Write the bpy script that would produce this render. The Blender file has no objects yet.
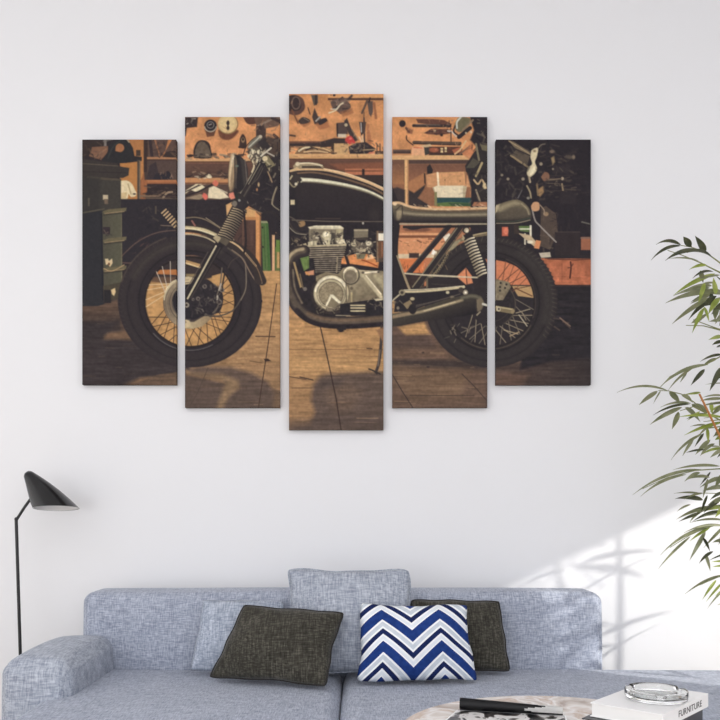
import bpy, bmesh, math, random
import numpy as np
from mathutils import Vector, Matrix

random.seed(4)
sc = bpy.context.scene
col = sc.collection

# ---------------------------------------------------------------- camera, light, exposure
EYE, DW, F = 1.05, 3.3, 800.0            # eye height, distance camera to wall, focal length in pixels of a 720 frame
HX, HY = 360.0, 500.0                    # vanishing point
cam_d = bpy.data.cameras.new('camera')
cam_d.sensor_width = 36; cam_d.lens = F/720*36; cam_d.shift_y = (HY-360)/720
cam_d.clip_start = .05
cam = bpy.data.objects.new('camera', cam_d); col.objects.link(cam)
cam.location = (0, -DW, EYE); cam.rotation_euler = (math.pi/2, 0, 0)
sc.camera = cam

world = bpy.data.worlds.new('daylight'); sc.world = world; world.use_nodes = True
bg = world.node_tree.nodes['Background']
bg.inputs['Color'].default_value = (.985, .97, .995, 1); bg.inputs['Strength'].default_value = 1.56

sun_d = bpy.data.lights.new('sun', 'SUN'); sun_d.energy = 3.4; sun_d.angle = math.radians(1.3); sun_d.color = (1, .96, .90)
sun = bpy.data.objects.new('sun', sun_d); col.objects.link(sun)
win_d = bpy.data.lights.new('front_window_daylight', 'AREA'); win_d.shape = 'RECTANGLE'; win_d.size = 1.6; win_d.size_y = 1.8; win_d.energy = 20; win_d.color = (.95, .97, 1)
win = bpy.data.objects.new('front_window_daylight', win_d); col.objects.link(win); win.location = (-2.4, -6.6, 1.3)
win.rotation_euler = (Vector((-.4, 0, .7))-win.location).to_track_quat('-Z', 'Y').to_euler()
SUN_DIR = Vector((-1, .55, -.476)).normalized()
sun.rotation_euler = SUN_DIR.to_track_quat('-Z', 'Y').to_euler(); sun.location = (6, -4, 5)

sc.view_settings.view_transform = 'Standard'; sc.view_settings.look = 'None'
sc.view_settings.gamma = 1; sc.view_settings.use_curve_mapping = False
sc.view_settings.exposure = 0.0
sc.cycles.use_denoising = True
sc.cycles.max_bounces = 10; sc.cycles.transparent_max_bounces = 8
ART_GAIN = 1.05                          # reflectance of the print ink against its nominal value


def W(x, y, d):                          # the point at distance d seen at (x, y)
    return Vector(((x-HX)*d/F, d-DW, EYE-(y-HY)*d/F))


def lin(c):
    return tuple((v/255/12.92 if v/255 <= .04045 else ((v/255+.055)/1.055)**2.4) for v in c)


# ---------------------------------------------------------------- materials
def mat(name, c, rough=.6, metal=0, spec=.5, **kw):
    m = bpy.data.materials.new(name); m.use_nodes = True
    b = m.node_tree.nodes['Principled BSDF']
    b.inputs['Base Color'].default_value = (*lin(c), 1); b.inputs['Roughness'].default_value = rough
    b.inputs['Metallic'].default_value = metal; b.inputs['Specular IOR Level'].default_value = spec
    for k, v in kw.items():
        b.inputs[k.replace('_', ' ')].default_value = v
    return m


def nd(m, t, **kw):
    n = m.node_tree.nodes.new(t)
    for k, v in kw.items():
        setattr(n, k, v)
    return n


def lk(m, a, b):
    m.node_tree.links.new(a, b)


def ramp(m, stops, interp='LINEAR'):
    r = nd(m, 'ShaderNodeValToRGB'); e = r.color_ramp.elements; r.color_ramp.interpolation = interp
    while len(e) < len(stops):
        e.new(.5)
    for i, (p, c) in enumerate(stops):
        e[i].position = p; e[i].color = (*lin(c), 1)
    return r


def fabric(name, dark, mid, light, k=1.0, bump=.25):
    m = mat(name, mid, .95, spec=.15); b = m.node_tree.nodes['Principled BSDF']
    b.inputs['Sheen Weight'].default_value = .15
    tc = nd(m, 'ShaderNodeTexCoord'); outs = []
    for s in ((26*k, 190*k, 190*k), (190*k, 26*k, 26*k), (9, 9, 9)):
        mp = nd(m, 'ShaderNodeMapping'); mp.inputs['Scale'].default_value = s; lk(m, tc.outputs['Object'], mp.inputs['Vector'])
        n = nd(m, 'ShaderNodeTexNoise'); n.inputs['Scale'].default_value = 1; n.inputs['Detail'].default_value = 3; n.inputs['Roughness'].default_value = .65
        lk(m, mp.outputs[0], n.inputs['Vector']); outs.append(n.outputs['Fac'])
    a = nd(m, 'ShaderNodeMath', operation='ADD'); lk(m, outs[0], a.inputs[0]); lk(m, outs[1], a.inputs[1])
    h = nd(m, 'ShaderNodeMath', operation='MULTIPLY'); lk(m, a.outputs[0], h.inputs[0]); h.inputs[1].default_value = .46
    a2 = nd(m, 'ShaderNodeMath', operation='MULTIPLY_ADD'); lk(m, outs[2], a2.inputs[0]); a2.inputs[1].default_value = .08; lk(m, h.outputs[0], a2.inputs[2])
    r = ramp(m, [(.36, dark), (.5, mid), (.64, light)]); lk(m, a2.outputs[0], r.inputs[0]); lk(m, r.outputs[0], b.inputs['Base Color'])
    bp = nd(m, 'ShaderNodeBump'); bp.inputs['Strength'].default_value = bump; bp.inputs['Distance'].default_value = .003
    lk(m, a.outputs[0], bp.inputs['Height']); lk(m, bp.outputs[0], b.inputs['Normal'])
    return m


M = {}
M['wall'] = mat('white_plaster', (235, 236, 238), .9, spec=.2)
_m = M['wall']; _b = _m.node_tree.nodes['Principled BSDF']
_n = nd(_m, 'ShaderNodeTexNoise'); _n.inputs['Scale'].default_value = 220; _n.inputs['Detail'].default_value = 4
_tc = nd(_m, 'ShaderNodeTexCoord'); lk(_m, _tc.outputs['Object'], _n.inputs['Vector'])
_bp = nd(_m, 'ShaderNodeBump'); _bp.inputs['Strength'].default_value = .05; _bp.inputs['Distance'].default_value = .002
lk(_m, _n.outputs['Fac'], _bp.inputs['Height']); lk(_m, _bp.outputs[0], _b.inputs['Normal'])
M['paint'] = mat('white_gloss_paint', (232, 232, 232), .35)
M['floor'] = mat('pale_oak_floor', (190, 172, 150), .45)
_m = M['floor']; _b = _m.node_tree.nodes['Principled BSDF']
_tc = nd(_m, 'ShaderNodeTexCoord'); _br = nd(_m, 'ShaderNodeTexBrick'); _br.inputs['Scale'].default_value = 1
_br.inputs['Brick Width'].default_value = 1.4; _br.inputs['Row Height'].default_value = .16; _br.inputs['Mortar Size'].default_value = .002
_br.inputs['Color1'].default_value = (*lin((196, 186, 174)), 1); _br.inputs['Color2'].default_value = (*lin((184, 172, 158)), 1); _br.inputs['Mortar'].default_value = (*lin((120, 104, 88)), 1)
lk(_m, _tc.outputs['Object'], _br.inputs['Vector']); lk(_m, _br.outputs['Color'], _b.inputs['Base Color'])
M['sofa'] = fabric('blue_grey_linen', (121, 129, 145), (161, 168, 184), (201, 207, 217), 1.35)
M['sofa_light'] = fabric('light_blue_linen', (122, 131, 147), (160, 169, 184), (200, 207, 218))
M['sofa_grey'] = fabric('grey_blue_linen', (124, 131, 146), (162, 169, 182), (200, 206, 214))
M['charcoal'] = fabric('charcoal_tweed', (38, 37, 32), (62, 60, 53), (98, 95, 86), 1.1)
M['seam'] = mat('dark_seam', (44, 42, 40), .9)
M['black'] = mat('black_lacquer', (22, 22, 24), .22)
M['blackmetal'] = mat('black_metal', (24, 24, 26), .4)
M['inner'] = mat('white_enamel', (236, 236, 236), .4)
M['wood'] = mat('dark_wood', (70, 54, 44), .5)
M['steel'] = mat('brushed_steel', (150, 150, 150), .35, 1)
M['paper'] = mat('white_paper', (240, 240, 238), .7)
M['white_cover'] = mat('white_cover', (244, 244, 244), .35)
M['black_cover'] = mat('black_cover', (30, 30, 33), .3)
M['ink'] = mat('black_ink', (20, 20, 22), .5)
M['glass'] = mat('clear_glass', (250, 252, 252), .02, Transmission_Weight=1.0, IOR=1.47)
M['pane'] = mat('window_glass', (255, 255, 255), 0, Transmission_Weight=1.0, IOR=1.0, spec=0)
M['pot'] = mat('white_ceramic', (225, 222, 216), .3)
M['soil'] = mat('potting_soil', (60, 46, 36), .95)
M['cane'] = mat('orange_brown_cane', (176, 116, 58), .5)
M['stem'] = mat('green_stem', (120, 124, 76), .55)


def leafmat(name, c1, c2):
    m = mat(name, c1, .36, spec=.5); b = m.node_tree.nodes['Principled BSDF']
    tc = nd(m, 'ShaderNodeTexCoord'); n = nd(m, 'ShaderNodeTexNoise'); n.inputs['Scale'].default_value = 24
    lk(m, tc.outputs['Object'], n.inputs['Vector']); r = ramp(m, [(.35, c1), (.65, c2)]); lk(m, n.outputs['Fac'], r.inputs[0]); lk(m, r.outputs[0], b.inputs['Base Color'])
    t = nd(m, 'ShaderNodeBsdfTranslucent'); lk(m, r.outputs[0], t.inputs['Color'])
    x = nd(m, 'ShaderNodeMixShader'); x.inputs[0].default_value = .25
    o = m.node_tree.nodes['Material Output']; lk(m, b.outputs[0], x.inputs[1]); lk(m, t.outputs[0], x.inputs[2]); lk(m, x.outputs[0], o.inputs['Surface'])
    return m


M['leaf'] = [leafmat('leaf_dark', (52, 58, 34), (78, 80, 50)), leafmat('leaf_grey_green', (112, 118, 84), (140, 142, 108)), leafmat('leaf_bright', (126, 142, 52), (160, 172, 84))]

# chevron cushion cloth
m = M['chevron'] = mat('chevron_cotton', (235, 238, 240), .9, spec=.15)
b = m.node_tree.nodes['Principled BSDF']
uv = nd(m, 'ShaderNodeUVMap'); uv.uv_map = 'UVMap'
sx = nd(m, 'ShaderNodeSeparateXYZ'); lk(m, uv.outputs[0], sx.inputs[0])


def mth(m, op, a, b_=None, c_=None):
    n = nd(m, 'ShaderNodeMath', operation=op)
    for i, v in enumerate((a, b_, c_)):
        if v is None: continue
        if isinstance(v, (int, float)): n.inputs[i].default_value = v
        else: lk(m, v, n.inputs[i])
    return n.outputs[0]


_z = mth(m, 'PINGPONG', mth(m, 'ADD', sx.outputs[0], .325), .2625)          # 0 at a peak .2 -> see below
_v = mth(m, 'SUBTRACT', 1.0, sx.outputs[1])
_zz = mth(m, 'MULTIPLY', _z, mth(m, 'MULTIPLY_ADD', _v, -.35, -1.02))                               # from the top down
_s = mth(m, 'FRACT', mth(m, 'MULTIPLY', mth(m, 'ADD', mth(m, 'ADD', _v, _zz), 2.06), 1/.43))
r = ramp(m, [(0, (33, 60, 124)), (.33, (240, 243, 245)), (.40, (202, 210, 218)), (.54, (240, 243, 245)), (.61, (27, 40, 86)), (.78, (240, 243, 245)), (.85, (226, 232, 238)), (.95, (242, 244, 246))], 'CONSTANT')
lk(m, _s, r.inputs[0])
tc = nd(m, 'ShaderNodeTexCoord'); n = nd(m, 'ShaderNodeTexNoise'); n.inputs['Scale'].default_value = 60; n.inputs['Detail'].default_value = 5
lk(m, tc.outputs['Object'], n.inputs['Vector'])
mx = nd(m, 'ShaderNodeMix', data_type='RGBA', blend_type='SOFT_LIGHT'); mx.inputs[0].default_value = .5
lk(m, r.outputs[0], mx.inputs[6]); lk(m, n.outputs['Fac'], mx.inputs[7]); lk(m, mx.outputs[2], b.inputs['Base Color'])

# marble table top
m = M['marble'] = mat('warm_marble', (225, 215, 205), .25)
b = m.node_tree.nodes['Principled BSDF']; tc = nd(m, 'ShaderNodeTexCoord')
n = nd(m, 'ShaderNodeTexNoise'); n.inputs['Scale'].default_value = 7; n.inputs['Detail'].default_value = 6; n.inputs['Distortion'].default_value = 1.6
lk(m, tc.outputs['Object'], n.inputs['Vector'])
r = ramp(m, [(.3, (170, 152, 138)), (.45, (222, 212, 202)), (.52, (240, 236, 232)), (.6, (206, 184, 166)), (.7, (236, 230, 224))]); lk(m, n.outputs['Fac'], r.inputs[0]); lk(m, r.outputs[0], b.inputs['Base Color'])

# black and white magazine picture
m = M['photo_page'] = mat('magazine_page', (200, 200, 200), .3)
b = m.node_tree.nodes['Principled BSDF']; tc = nd(m, 'ShaderNodeTexCoord')
n = nd(m, 'ShaderNodeTexNoise'); n.inputs['Scale'].default_value = 16; n.inputs['Detail'].default_value = 3; n.inputs['Distortion'].default_value = 1.2
lk(m, tc.outputs['Object'], n.inputs['Vector'])
r = ramp(m, [(.40, (24, 24, 26)), (.47, (96, 90, 86)), (.50, (232, 230, 228)), (.60, (236, 234, 232)), (.64, (36, 36, 38))]); lk(m, n.outputs['Fac'], r.inputs[0]); lk(m, r.outputs[0], b.inputs['Base Color'])

m = M['print'] = mat('printed_canvas', (128, 128, 128), .75, spec=.12)
at = nd(m, 'ShaderNodeVertexColor'); at.layer_name = 'ink'
lk(m, at.outputs['Color'], m.node_tree.nodes['Principled BSDF'].inputs['Base Color'])


# ---------------------------------------------------------------- helpers
def obj(name, me_or_bm, material=None, parent=None, smooth=True):
    if isinstance(me_or_bm, bmesh.types.BMesh):
        me = bpy.data.meshes.new(name); bmesh.ops.recalc_face_normals(me_or_bm, faces=me_or_bm.faces[:]); me_or_bm.to_mesh(me); me_or_bm.free()
    else:
        me = me_or_bm
    if material is not None:
        for mm in (material if isinstance(material, list) else [material]):
            me.materials.append(mm)
    if smooth:
        me.polygons.foreach_set('use_smooth', [True]*len(me.polygons))
        me.set_sharp_from_angle(angle=math.radians(42))
    o = bpy.data.objects.new(name, me); col.objects.link(o)
    if parent:
        o.parent = parent; o.matrix_parent_inverse = Matrix.Translation(-Vector(parent.location))
    return o


def thing(name, label, cat, loc, group=None):
    o = bpy.data.objects.new(name, None); col.objects.link(o); o.location = loc; o.empty_display_size = .1
    return tag(o, label, cat, group)


def tag(o, label, cat, group=None):
    o['label'] = label; o['category'] = cat
    if group: o['group'] = group
    return o


def struct(name, bm, m):
    o = obj(name, bm, m, None, False); o['kind'] = 'structure'; return o


def recentre(o):                          # put a mesh's origin at the middle of its underside
    vs = [v.co for v in o.data.vertices]
    c = Vector(((min(v.x for v in vs)+max(v.x for v in vs))/2, (min(v.y for v in vs)+max(v.y for v in vs))/2, min(v.z for v in vs)))
    o.data.transform(Matrix.Translation(-c)); o.location = c
    return o


def box(bm, x0, x1, y0, y1, z0, z1):
    v = [bm.verts.new((x, y, z)) for x in (x0, x1) for y in (y0, y1) for z in (z0, z1)]
    for f in ((0, 1, 3, 2), (4, 6, 7, 5), (0, 4, 5, 1), (2, 3, 7, 6), (0, 2, 6, 4), (1, 5, 7, 3)):
        bm.faces.new([v[i] for i in f])
    return bm


def bbox(x0, x1, y0, y1, z0, z1, bev=0, seg=2):
    bm = box(bmesh.new(), x0, x1, y0, y1, z0, z1)
    if bev:
        bmesh.ops.bevel(bm, geom=bm.edges[:], offset=bev, segments=seg, affect='EDGES', profile=.5)
    return bm


def softbox(x0, x1, y0, y1, z0, z1, r, puff=(0, 0, 0), n=26, wob=0.0, seed=1):
    """upholstered block: rounded edges, faces that swell by puff"""
    rs = random.Random(seed); ph = [rs.uniform(0, 6) for _ in range(6)]
    h = Vector(((x1-x0)/2, (y1-y0)/2, (z1-z0)/2)); c0 = Vector(((x0+x1)/2, (y0+y1)/2, (z0+z1)/2))
    r = min(r, h.x*.98, h.y*.98, h.z*.98)
    bm = bmesh.new(); cache = {}

    def par(i, ax):                       # dense near the edges
        t = 2*i/n-1
        e = r/h[ax]
        s = abs(t); k = .45               # outer 45 % of samples go to the rounding
        q = s/(1-k)*(1-e) if s < 1-k else (1-e)+(s-(1-k))/k*e
        return math.copysign(q, t)

    def vert(key):
        if key in cache: return cache[key]
        q = Vector([par(key[a], a)*h[a] for a in range(3)])
        cl = Vector([max(-(h[a]-r), min(h[a]-r, q[a])) for a in range(3)])
        dv = q-cl
        if dv.length > 1e-9:
            m_ = max(abs(dv[a]) for a in range(3))
            p = cl+dv.normalized()*m_
        else:
            p = q
        for a in range(3):
            o1, o2 = (a+1) % 3, (a+2) % 3
            w = max(0, 1-(q[o1]/h[o1])**2)*max(0, 1-(q[o2]/h[o2])**2)
            p[a] += puff[a]*w**.6*(q[a]/h[a])
        if wob:
            p.z += wob*math.sin(p.x*7+ph[0])*math.sin(p.y*6+ph[1])*(q.z/h.z); p.y += wob*.7*math.sin(p.x*9+ph[2])*math.sin(p.z*14+ph[3])*(q.y/h.y)
        cache[key] = bm.verts.new(p+c0); return cache[key]
    for a in range(3):
        o1, o2 = (a+1) % 3, (a+2) % 3
        for side in (0, n):
            for i in range(n):
                for j in range(n):
                    ks = []
                    for di, dj in ((0, 0), (1, 0), (1, 1), (0, 1)):
                        k = [0, 0, 0]; k[a] = side; k[o1] = i+di; k[o2] = j+dj; ks.append(vert(tuple(k)))
                    bm.faces.new(ks)
    return bm


def tube(bm, pts, r, seg=12, r1=None, caps=True):
    pts = [Vector(p) for p in pts]; rings = []
    up = Vector((.3, .2, 1)).normalized()
    for i, p in enumerate(pts):
        t = (pts[min(i+1, len(pts)-1)]-pts[max(i-1, 0)]).normalized()
        a = t.cross(up)
        if a.length < .05: a = t.cross(Vector((1, 0, 0)))
        a.normalize(); b2 = t.cross(a)
        rr = r if r1 is None else r+(r1-r)*i/(len(pts)-1)
        rings.append([bm.verts.new(p+(a*math.cos(k*2*math.pi/seg)+b2*math.sin(k*2*math.pi/seg))*rr) for k in range(seg)])
    for q0, q1 in zip(rings, rings[1:]):
        for k in range(seg):
            bm.faces.new((q0[k], q0[(k+1) % seg], q1[(k+1) % seg], q1[k]))
    if caps:
        bm.faces.new(rings[0]); bm.faces.new(rings[-1][::-1])
    return bm


def lathe(bm, prof, c, seg=48, closed=False):
    rings = []
    for r_, z in prof:
        if r_ < 1e-6: rings.append([bm.verts.new((c[0], c[1], c[2]+z))])
        else: rings.append([bm.verts.new((c[0]+r_*math.cos(k*2*math.pi/seg), c[1]+r_*math.sin(k*2*math.pi/seg), c[2]+z)) for k in range(seg)])
    pairs = list(zip(rings, rings[1:]))
    if closed: pairs.append((rings[-1], rings[0]))
    for a, b2 in pairs:
        for k in range(seg):
            k2 = (k+1) % seg
            q = [a[k % len(a)], a[k2 % len(a)], b2[k2 % len(b2)], b2[k % len(b2)]]
            u = []
            for v in q:
                if v not in u: u.append(v)
            if len(u) > 2: bm.faces.new(u)
    return bm


def pillow(name, tl, tr, br, bl, thick, material, back=.5, n=40, pinch=.05, seed=0, crease=.005, wave=.006):
    """stuffed cushion spanned by its four corner points; front bulges towards the viewer"""
    rs = random.Random(seed); ph = [rs.uniform(0, 6.3) for _ in range(8)]
    nrm = ((tr-tl).cross(bl-tl)).normalized()
    if nrm.y > 0: nrm = -nrm
    me = bpy.data.meshes.new(name); bm = bmesh.new(); uvl = bm.loops.layers.uv.new('UVMap')
    uvs = {}
    def pt(i, j, side):
        u, v = i/n, j/n
        uu = u+pinch*(4*(v-.5)**2-1)*(1-2*u)*(-1)*.5      # sides drawn in a little between the corners
        vv = v+pinch*(4*(u-.5)**2-1)*(1-2*v)*(-1)*.5
        q = 1-(abs(2*u-1)**9)*(abs(2*v-1)**9)*.035          # corners a little blunt
        uu = .5+(uu-.5)*q; vv = .5+(vv-.5)*q
        ea, eb = abs(2*u-1)**4, abs(2*v-1)**4                # slack hems
        uu += wave*ea*(math.sin(9*v+ph[4])+.6*math.sin(19*v+ph[5])); vv += wave*1.3*eb*(math.sin(8*u+ph[6])+.6*math.sin(17*u+ph[7]))
        p = (tl*(1-uu)+tr*uu)*(1-vv)+(bl*(1-uu)+br*uu)*vv
        a, b2 = 1-(2*u-1)**2, 1-(2*v-1)**2
        e = (max(a, 0)**.55)*(max(b2, 0)**.55)
        w = 1+.10*math.sin(5*u+ph[0])*math.sin(4*v+ph[1])
        cr_ = crease*(math.sin(17*u+9*v+ph[2])*(1-a)+math.sin(15*v-11*u+ph[3])*(1-b2))*e**.5
        t = (thick*(1-back) if side > 0 else thick*back)*e*w+cr_*(1 if side > 0 else -1)
        return p+nrm*t*side
    g = {}
    for side in (1, -1):
        for i in range(n+1):
            for j in range(n+1):
                edge = i in (0, n) or j in (0, n)
                if side < 0 and edge: g[i, j, -1] = g[i, j, 1]; continue
                g[i, j, side] = bm.verts.new(pt(i, j, side)); uvs[g[i, j, side]] = (i/n, 1-j/n)
    for side in (1, -1):
        for i in range(n):
            for j in range(n):
                q = [g[i, j, side], g[i+1, j, side], g[i+1, j+1, side], g[i, j+1, side]]
                f = bm.faces.new(q if side > 0 else q[::-1])
    bmesh.ops.recalc_face_normals(bm, faces=bm.faces[:])
    for f in bm.faces:
        for l in f.loops: l[uvl].uv = uvs[l.vert]
    edge_pts = [g[i, 0, 1].co.copy() for i in range(n)]+[g[n, j, 1].co.copy() for j in range(n)]+[g[n-i, n, 1].co.copy() for i in range(n)]+[g[0, n-j, 1].co.copy() for j in range(n)]
    bm.to_mesh(me); bm.free(); me.materials.append(material)
    me.polygons.foreach_set('use_smooth', [True]*len(me.polygons))
    o = bpy.data.objects.new(name, me); col.objects.link(o)
    recentre(o)
    return o, edge_pts


def add_seam(o, edge_pts, material, r=.0035):
    bm = bmesh.new(); tube(bm, edge_pts+[edge_pts[0]], r, 6, caps=False)
    s = obj('piping', bm, material, o); return s


# ---------------------------------------------------------------- room
XL, XR, YF, ZC = -3.4, 2.6, -5.4, 3.4
struct('floor', bbox(XL-.2, XR+.2, YF, .2, -.12, 0), M['floor'])
struct('wall_back', bbox(XL-.2, XR+.2, 0, .2, 0, ZC), M['wall'])
struct('ceiling', bbox(XL-.2, XR+.2, -2.45, .2, ZC, ZC+.15), M['wall'])     # unseen; edge shaped to let in top light and block stray sun, open beyond
struct('wall_left', bbox(XL-.2, XL, YF, 0, 0, ZC), M['wall'])
WY0, WY1, WZ0, WZ1 = -1.42, -.22, .45, 1.70           # window in the right wall
bm = bmesh.new()
box(bm, XR, XR+.12, YF, WY0, 0, ZC); box(bm, XR, XR+.12, WY1, 0, 0, ZC); box(bm, XR, XR+.12, WY0, WY1, 0, WZ0); box(bm, XR, XR+.12, WY0, WY1, WZ1, ZC)
struct('wall_right', bm, M['wall'])
bm = bmesh.new(); t_ = .03
box(bm, XR+.03, XR+.08, WY0, WY0+t_, WZ0, WZ1); box(bm, XR+.03, XR+.08, WY1-t_, WY1, WZ0, WZ1)
box(bm, XR+.03, XR+.08, WY0+t_, WY1-t_, WZ0, WZ0+t_); box(bm, XR+.03, XR+.08, WY0+t_, WY1-t_, WZ1-t_, WZ1)
struct('window_1', bm, M['paint'])
struct('baseboard_back', bbox(XL, XR, -.014, 0, 0, .09, .003), M['paint'])
# ---------------------------------------------------------------- printed picture (drawn shape by shape)
AX0, AY0, AX1, AY1, AS = 80.0, 92.0, 593.0, 432.0, 2.0
AW, AH = int((AX1-AX0)*AS), int((AY1-AY0)*AS)
IMG = np.zeros((AH, AW, 3), np.float32)
RNG = np.random.RandomState(7)


def _box(x0, y0, x1, y1, m=1.5):
    i0 = max(0, int((x0-m-AX0)*AS)); i1 = min(AW, int((x1+m-AX0)*AS)+2)
    j0 = max(0, int((y0-m-AY0)*AS)); j1 = min(AH, int((y1+m-AY0)*AS)+2)
    if i1 <= i0 or j1 <= j0:
        return None
    X = AX0+(np.arange(i0, i1)+.5)/AS; Y = AY0+(np.arange(j0, j1)+.5)/AS
    return (slice(j0, j1), slice(i0, i1)), *np.meshgrid(X.astype(np.float32), Y.astype(np.float32))


def _col(c, X, Y):
    if callable(c):
        return c(X, Y)
    return np.array(c, np.float32)


def _put(sl, cov, c, X, Y, a):
    cov = (np.clip(cov, 0, 1)*a)[..., None]
    IMG[sl] = IMG[sl]*(1-cov)+_col(c, X, Y)*cov


def gr(x0, y0, c0, x1, y1, c1):          # two-colour run along a direction
    d = (x1-x0)**2+(y1-y0)**2
    a, b = np.array(c0, np.float32), np.array(c1, np.float32)
    def f(X, Y):
        t = np.clip(((X-x0)*(x1-x0)+(Y-y0)*(y1-y0))/d, 0, 1)[..., None]
        return a*(1-t)+b*t
    return f


def _segd(X, Y, p, q):
    dx, dy = q[0]-p[0], q[1]-p[1]
    L = dx*dx+dy*dy+1e-9
    t = np.clip(((X-p[0])*dx+(Y-p[1])*dy)/L, 0, 1)
    return np.hypot(X-p[0]-t*dx, Y-p[1]-t*dy), t


def P(pts, c, s=.5, a=1.):               # filled polygon
    xs = [p[0] for p in pts]; ys = [p[1] for p in pts]
    b = _box(min(xs), min(ys), max(xs), max(ys), s+1)
    if b is None: return
    sl, X, Y = b
    d = np.full(X.shape, 1e9, np.float32); ins = np.zeros(X.shape, bool)
    n = len(pts)
    for i in range(n):
        p, q = pts[i], pts[(i+1) % n]
        d = np.minimum(d, _segd(X, Y, p, q)[0])
        if p[1] != q[1]:
            cr = ((p[1] > Y) != (q[1] > Y)) & (X < (q[0]-p[0])*(Y-p[1])/(q[1]-p[1])+p[0])
            ins ^= cr
    sd = np.where(ins, d, -d)
    _put(sl, sd/(2*s)+.5, c, X, Y, a)


def R(x0, y0, x1, y1, c, s=.45, a=1.):
    P([(x0, y0), (x1, y0), (x1, y1), (x0, y1)], c, s, a)


def sp(pts, n=8):                        # smooth curve through points
    p = [pts[0]]+list(pts)+[pts[-1]]; o = []
    for i in range(1, len(p)-2):
        for k in range(n):
            t = k/n
            o.append(tuple(.5*((2*p[i][j])+(-p[i-1][j]+p[i+1][j])*t+(2*p[i-1][j]-5*p[i][j]+4*p[i+1][j]-p[i+2][j])*t*t
                               + (-p[i-1][j]+3*p[i][j]-3*p[i+1][j]+p[i+2][j])*t**3) for j in (0, 1)))
    return o+[tuple(pts[-1])]


def PS(pts, c, s=.5, a=1.):              # smooth closed blob
    P(sp(list(pts)+[pts[0]], 5), c, s, a)


def L(pts, w, c, s=.4, a=1., w1=None):   # stroke
    xs = [p[0] for p in pts]; ys = [p[1] for p in pts]
    mw = max(w, w1 or 0)
    b = _box(min(xs), min(ys), max(xs), max(ys), mw/2+s+1)
    if b is None: return
    sl, X, Y = b
    sd = np.full(X.shape, -1e9, np.float32); n = len(pts)-1
    for i in range(n):
        d, t = _segd(X, Y, pts[i], pts[i+1])
        ww = w if w1 is None else w+(w1-w)*(i+t)/n
        sd = np.maximum(sd, ww/2-d)
    _put(sl, sd/(2*s)+.5, c, X, Y, a)


def C(pts, w, c, s=.4, a=1., w1=None):
    L(sp(pts), w, c, s, a, w1)


def off(pts, o):                         # parallel curve
    r = []
    for i, p in enumerate(pts):
        q0 = pts[max(0, i-1)]; q1 = pts[min(len(pts)-1, i+1)]
        dx, dy = q1[0]-q0[0], q1[1]-q0[1]; l = math.hypot(dx, dy)+1e-9
        r.append((p[0]-dy/l*o, p[1]+dx/l*o))
    return r


def T(pts, w, dark, mid, light, o=-.2, smooth=True):   # round tube
    q = sp(pts) if smooth else pts
    L(q, w, dark); L(off(q, w*o*.6), w*.62, mid, .6); L(off(q, w*o*1.3), w*.2, light, .5)


def E(cx, cy, rx, ry, c, rot=0, s=.5, a=1.):
    m = max(rx, ry)
    b = _box(cx-m, cy-m, cx+m, cy+m, s+1)
    if b is None: return
    sl, X, Y = b
    cs, sn = math.cos(rot), math.sin(rot)
    u = ((X-cx)*cs+(Y-cy)*sn)/rx; v = (-(X-cx)*sn+(Y-cy)*cs)/ry
    r = np.hypot(u, v)
    _put(sl, (1-r)*min(rx, ry)/(2*s)+.5, c, X, Y, a)


def G(cx, cy, rx, ry, w, c, a0=0, a1=360, s=.45, a=1.):   # ring or arc, degrees, 0 = right, clockwise on the picture
    n = max(8, int(abs(a1-a0)/6))
    pts = [(cx+rx*math.cos(math.radians(a0+(a1-a0)*k/n)), cy+ry*math.sin(math.radians(a0+(a1-a0)*k/n))) for k in range(n+1)]
    L(pts, w, c, s, a)


def CL(x0, y0, x1, y1, n, pal, ln=4, w=.9, a=.8, ang=None, spread=1.5):      # small jumbled bits
    for _ in range(n):
        x, y = RNG.uniform(x0, x1), RNG.uniform(y0, y1)
        t = RNG.uniform(0, math.pi) if ang is None else ang+RNG.uniform(-spread, spread)
        l = ln*RNG.uniform(.3, 1)
        L([(x, y), (x+l*math.cos(t), y+l*math.sin(t))], w*RNG.uniform(.6, 1.5), pal[RNG.randint(len(pal))], .45, a*RNG.uniform(.5, 1))


def NZ(x0, y0, x1, y1, sx, sy, amp, seed=0):     # mottling that multiplies what is there
    b = _box(x0, y0, x1, y1, 0)
    sl, X, Y = b
    r = np.random.RandomState(seed)
    t = r.uniform(-1, 1, (64, 64)).astype(np.float32)
    u, v = X/sx, Y/sy
    i, j = np.floor(u).astype(int), np.floor(v).astype(int); f, g = u-i, v-j
    f = f*f*(3-2*f); g = g*g*(3-2*g)
    q = lambda a_, b_: t[b_ % 64, a_ % 64]
    n = (q(i, j)*(1-f)+q(i+1, j)*f)*(1-g)+(q(i, j+1)*(1-f)+q(i+1, j+1)*f)*g
    IMG[sl] *= (1+amp*n)[..., None]


K = (49, 43, 46); KB = (44, 43, 50); KD = (38, 33, 36); BR = (92, 66, 54); OR = (212, 140, 84); TAN = (216, 164, 108)
CR = (226, 208, 164); GY = (120, 108, 92); MET = (176, 160, 126); DM = (84, 75, 68)


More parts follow.
